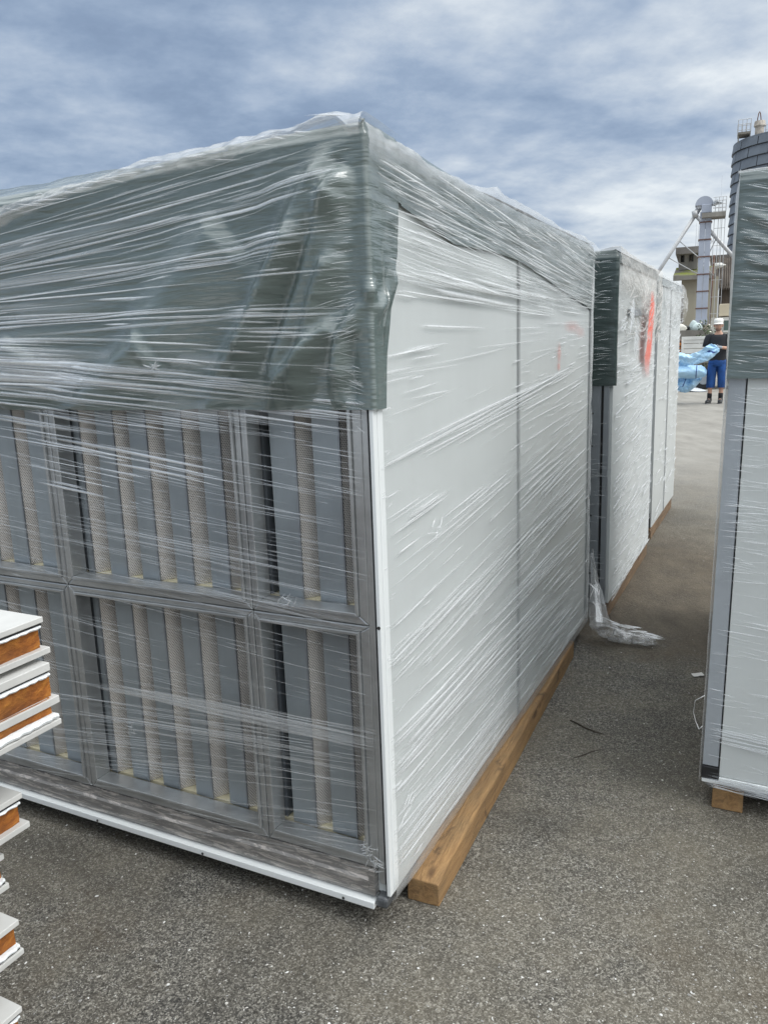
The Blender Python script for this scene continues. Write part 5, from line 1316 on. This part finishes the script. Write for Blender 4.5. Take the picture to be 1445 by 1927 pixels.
    # white cap with a short peak
    mb = MB(); mb.loft([(hc.x, hc.y + .006, hc.z + .044, .092, .108), (hc.x, hc.y + .008, hc.z + .085, .096, .110), (hc.x, hc.y + .01, hc.z + .122, .092, .104), (hc.x, hc.y + .012, hc.z + .142, .070, .078), (hc.x, hc.y + .012, hc.z + .148, .02, .025)], 24)
    cap = mb.build('cap', simple('white_cloth', (.78, .76, .71), .8, 0, .06, 20), U, smooth=True)
    mb = MB(); P = []
    for i in range(15):
        a = math.pi * 1.14 + math.pi * .72 * i / 14
        for (q, dz) in ((.96, .052), (1.20, .043), (1.42, .026), (1.42, .020), (.96, .046)): P.append((hc.x + .092 * min(q, 1.1) * math.cos(a), hc.y + .106 * q * math.sin(a), hc.z + dz))
    mb.grid(P, 15, 5); mb.build('peak', bpy.data.materials['white_cloth'], cap, smooth=True)
    # t-shirt: torso and sleeves, soft folds
    tee = simple('black_cotton', (.022, .023, .027), .9, 0, .15, 10, .1)
    mb = MB(); rings = [(0, .0, .925, .172, .130), (0, 0, .96, .176, .132), (0, -.012, 1.08, .172, .135), (0, -.005, 1.22, .178, .128), (0, 0, 1.34, .196, .124), (0, 0, 1.42, .205, .112), (0, .002, 1.47, .172, .095), (0, .004, 1.492, .098, .078), (0, -.002, 1.487, .080, .066)]
    n = 32; P = []
    for (cx, cy, z, rx, ry) in rings:
        for q in range(n):
            a = 2 * math.pi * q / n; f = 1 + .09 * fbm(math.cos(a) * 2.4, math.sin(a) * 2.4 + z * 9, 3)
            fr = max(0, -math.sin(a)) ** 3
            P.append((cx + rx * f * math.cos(a), cy + ry * f * math.sin(a), z - (.05 * fr if z > 1.475 else 0)))
    o = len(mb.v); mb.add(P, [(i * n + q, i * n + (q + 1) % n, (i + 1) * n + (q + 1) % n, (i + 1) * n + q) for i in range(len(rings) - 1) for q in range(n)])
    mb.tube([(-.145, 0, 1.435), (-.195, -.003, 1.415), (-.222, -.006, 1.34), (-.245, -.012, 1.215)], [.068, .080, .074, .074], 14)
    mb.tube([(.145, 0, 1.435), (.20, -.003, 1.415), (.235, -.004, 1.34), (.268, -.004, 1.225)], [.068, .080, .074, .074], 14)
    mb.build('t_shirt', tee, U, smooth=True)
    # shorts to below the knee
    den = simple('blue_drill', (.012, .062, .22), .85, 0, .4, 7, .2, vec=(1, 1, .6))
    mb = MB(); n = 26
    mb.loft([(0, 0, .80, .182, .138), (0, 0, .90, .178, .136), (0, 0, .965, .168, .124)], n)
    for sx in (-1, 1):
        P = []; rg = [(.088 * sx, 0, .86, .094, .118), (.098 * sx, -.005, .70, .098, .112), (.108 * sx, -.012, .54, .094, .104), (.112 * sx, -.008, .42, .090, .098), (.114 * sx, .0, .345, .088, .096)]
        for (cx, cy, z, rx, ry) in rg:
            for q in range(n): a = 2 * math.pi * q / n; f = 1 + .10 * fbm(math.cos(a) * 2 + sx, math.sin(a) * 2 + z * 6, 7); P.append((cx + rx * f * math.cos(a), cy + ry * f * math.sin(a), z))
        mb.add(P, [(i * n + q, i * n + (q + 1) % n, (i + 1) * n + (q + 1) % n, (i + 1) * n + q) for i in range(len(rg) - 1) for q in range(n)])
    mb.build('shorts', den, U, smooth=True)
    blk = simple('black_leather', (.02, .02, .021), .5, 0, .2, 9)
    for sx, tx in ((-1, -.05), (1, -.012)):
        mb = MB(); x0 = -.125 if sx < 0 else .10
        mb.loft([(x0, .022, .10, .046, .050), (x0, .020, .17, .050, .054), (x0, .018, .225, .049, .052)], 16); mb.build('sock', simple('black_sock', (.018, .018, .02), .95), U, smooth=True)
        mb = MB(); pts = [(x0 + .0, .085, .045), (x0, .03, .055), (x0 + tx * .4, -.06, .05), (x0 + tx * .8, -.14, .04), (x0 + tx, -.195, .032)]
        rg = [.035, .050, .050, .046, .026]; mb.tube(pts, rg, 14, flat=.9)
        mb.loft([(x0, .02, .05, .050, .060), (x0, .02, .12, .050, .056)], 14)
        sh = mb.build('shoe', blk, U, smooth=True)
        mb = MB(); P = []; 
        for i in range(20):
            a = 2 * math.pi * i / 20; yy = -.055 + .155 * math.sin(a); ww = .050 * (1 - .12 * math.sin(a)) ; xx = x0 + tx * max(0, min(1, (.03 - yy) / .2)) + ww * math.cos(a); P += [(xx, yy, 0), (xx, yy, .022)]
        mb.grid(P, 20, 2, closed=True); mb.f.append(tuple(range(1, 40, 2))); mb.mi.append(0); mb.build('sole', simple('grey_rubber', (.12, .12, .12), .8), sh)
    # gloved hands: palm and five fingers closed on the sheet
    glove = simple('grey_glove', (.30, .31, .33), .85, 0, .3, 14)
    def hand(wrist, dirx, name):
        w = Vector(wrist); d = Vector(dirx).normalized(); up = Vector((0, 0, 1)); s_ = d.cross(up).normalized()
        V = [w - d * .05, w, w + d * .045, w + d * .085]; E = [(0, 1), (1, 2), (2, 3)]; Rr = [(.036, .034), (.033, .030), (.043, .026), (.042, .022)]
        for q in range(4):
            o = up * (.033 - .022 * q); L_ = (.030, .034, .032, .025)[q]; b = w + d * .09 + o; i0 = len(V)
            V += [b, b + d * L_ + s_ * .006, b + d * (L_ + .012) + s_ * .028, b + d * (L_ - .008) + s_ * .042]; Rr += [.0105, .0105, .0095, .0085]
            E += [(3, i0), (i0, i0 + 1), (i0 + 1, i0 + 2), (i0 + 2, i0 + 3)]
        i0 = len(V); b = w + d * .03 + up * .035 + s_ * .012; V += [b, b + d * .03 + up * .016 + s_ * .02, b + d * .055 + up * .008 + s_ * .034]; Rr += [.013, .011, .0095]; E += [(1, i0), (i0, i0 + 1), (i0 + 1, i0 + 2)]
        vs, fs = skin_mesh([tuple(v) for v in V], E, Rr); mb = MB(); mb.add(vs, fs); mb.build(name, glove, U, smooth=True)
    hand((.045, -.245, 1.20), (-1, -.25, .03), 'glove'); hand((-.07, -.265, 1.15), (-.8, -.4, -.1), 'glove')
    return U
PER = build_person()

# ------------------------------------------------------------------ pale blue sacks and the held sheet
foot_dist = at_ground(1345, 759).length
def build_blue():
    Yb = foot_dist - .12
    def sheet(name, rows, label, cat, Y0, seed, amp, bands=(), n_ac=44):
        """rows: (px, py_top, py_bottom, depth offset, half thickness) - a soft wrinkled bag along x"""
        xs = [r[0] for r in rows]
        def pnt(px, an, lift=0.0):
            pt, pb, dy, th = (float(np.interp(px, xs, [r[k] for r in rows])) for k in (1, 2, 3, 4))
            a, b = at(px, pt, Y0 + dy), at(px, pb, Y0 + dy); c = (a + b) / 2; hh = (a.z - b.z) / 2
            ca_, sa_ = math.cos(an), math.sin(an)
            f = 1 + amp * fbm(px * .035, ca_ * 1.6 + seed, sa_ * 1.6) + amp * .75 * fbm(px * .11 + sa_ * 2, ca_ * 3.2 + px * .03, seed) - amp * 1.1 * abs(fbm(px * .03 + ca_ * 3.2, sa_ * 3.2 - px * .07, seed + 4)) - amp * .7 * abs(fbm(px * .12 - ca_ * 4, sa_ * 5 + px * .1, seed + 6)) + amp * .45
            return (c.x + .03 * amp * fbm(an * 2, px * .1), c.y - (th * f * abs(sa_) ** .7 + lift) * sa_, c.z + (hh * f + lift) * ca_)
        nu = 80; P = []
        for i in range(nu):
            px = xs[0] + (xs[-1] - xs[0]) * i / (nu - 1)
            P += [pnt(px, 2 * math.pi * j / n_ac) for j in range(n_ac)] + [pnt(px, 0.0)]
        mb = MB(); mb.grid(P, nu, n_ac + 1)
        mb.f.append(tuple(range(n_ac))); mb.mi.append(0)
        mb.f.append(tuple((nu - 1) * (n_ac + 1) + j for j in range(n_ac - 1, -1, -1))); mb.mi.append(0)
        o = tag(yard(mb.build(name, MAT['blue'], smooth=True)), label, cat)
        for (pa, pb_, w, a0, a1) in bands:
            mb = MB(); P = []
            for i in range(24):
                t = i / 23; an = a0 + (a1 - a0) * t; pc = pa + (pb_ - pa) * t
                P += [pnt(pc - w / 2, an, .001), pnt(pc - w / 4, an, .008), pnt(pc + w / 4, an, .008), pnt(pc + w / 2, an, .001)]
            mb.grid(P, 24, 4); mb.build('stripe', MAT['navy'], o, smooth=True)
        return o
    def cloth(name, rows, hub, label, cat, Y0, amp, folds, seed, bands):
        """a single thin sheet hanging between an upper and a lower edge (px, py_top, py_bottom, depth), creased in folds that fan out from hub"""
        xs = [r[0] for r in rows]; nu, nv = 110, 40
        def pnt(px, t, lift=0.0):
            pt, pb, dy = (float(np.interp(px, xs, [r[k] for r in rows])) for k in (1, 2, 3)); py = pt + (pb - pt) * t
            dx_, dy_ = px - hub[0], py - hub[1]; an = math.atan2(dy_, -dx_); dist = min(1, math.hypot(dx_, dy_) / 34)
            ph = an * folds + 1.6 * fbm(px * .06, py * .06, seed); sag = 1 - abs(((ph / math.pi) % 2) - 1) * 2
            d = amp * dist * (.65 * sag + .9 * fbm(px * .09, py * .11, seed + 2)) - .10 * math.sin(math.pi * t) * dist
            a = at(px, py + 2.2 * fbm(px * .13, 3 + (t > .5) * 5, seed) * (abs(t - .5) * 2) ** 4, Y0 + dy + d - lift); return tuple(a)
        P = [pnt(xs[0] + (xs[-1] - xs[0]) * i / (nu - 1), j / (nv - 1)) for i in range(nu) for j in range(nv)]
        mb = MB(); mb.grid(P, nu, nv); o = tag(yard(mb.build(name, MAT['blue'], smooth=True)), label, cat)
        sm = o.modifiers.new('thickness', 'SOLIDIFY'); sm.thickness = .006
        for (x0, t0, x1, t1, w) in bands:
            mb = MB(); P = []
            for i in range(26):
                q = i / 25; px = x0 + (x1 - x0) * q; t = t0 + (t1 - t0) * q
                P += [pnt(px - w / 2, t, .012), pnt(px, t, .014), pnt(px + w / 2, t, .012)]
            mb.grid(P, 26, 3); mb.build('stripe', MAT['navy'], o, smooth=True)
        return o
    cloth('blue_sheet', [(1225, 661, 688, 0), (1262, 662, 690, 0), (1280, 664, 689, -.02), (1290, 667, 688, -.05), (1302, 666, 687, -.10), (1315, 661, 684, -.18), (1325, 654, 681, -.26), (1333, 649, 678, -.32), (1338, 646.5, 674, -.35), (1344, 648, 669, -.35), (1350, 653, 663, -.34), (1353, 657, 660, -.33)], (1349, 655), 'pale blue sheet with a navy band, gathered up in the hands of the man', 'sheet', Yb, .13, 7.5, 3, [(1331, .35, 1346, .78, 4.5), (1313, .93, 1330, .90, 2)])
    sheet('blue_roll', [(1225, 686, 713, .1, .22), (1300, 687, 712, .05, .22), (1318, 688, 711, .05, .21), (1325, 691, 709, .05, .17), (1329, 697, 705, .05, .07)], 'pale blue rolled sack lying under the lifted sheet', 'roll', Yb, 7, .16, [(1310, 1309, 1.6, .1, 3.0)])
    cloth('blue_sack', [(1225, 710, 741, .22), (1270, 711, 733, .20), (1278, 711, 736, .19), (1288, 711, 739.5, .18), (1294, 711, 738, .18), (1304, 711, 731, .2), (1313, 711, 722, .24), (1320, 711, 714, .28)], (1300, 690), 'pale blue sack hanging in a point below the roll', 'sack', Yb, .10, 11, 11, [(1290, .05, 1284, .6, 1.8), (1284, .6, 1270, .80, 1.8)])
    # sheet lying on the ground
    P = []; nx, ny = 14, 10; A = [at_ground(*p) for p in ((1235, 738), (1331, 737.5), (1316, 731), (1250, 729))]
    for i in range(nx):
        for j in range(ny):
            u, v = i / (nx - 1), j / (ny - 1); p = (A[0].lerp(A[1], u)).lerp(A[3].lerp(A[2], u), v); P.append((p.x, p.y, .012 + .06 * abs(fbm(u * 4, v * 3, 5)) + .16 * math.sin(math.pi * u) ** 2 * v))
    mb = MB(); mb.grid(P, nx, ny); tag(mb.build('white_sheet', simple('pale_foil', (.62, .64, .67), .5), smooth=True), 'white sheet lying on the ground under the pale blue sacks', 'sheet')
build_blue()
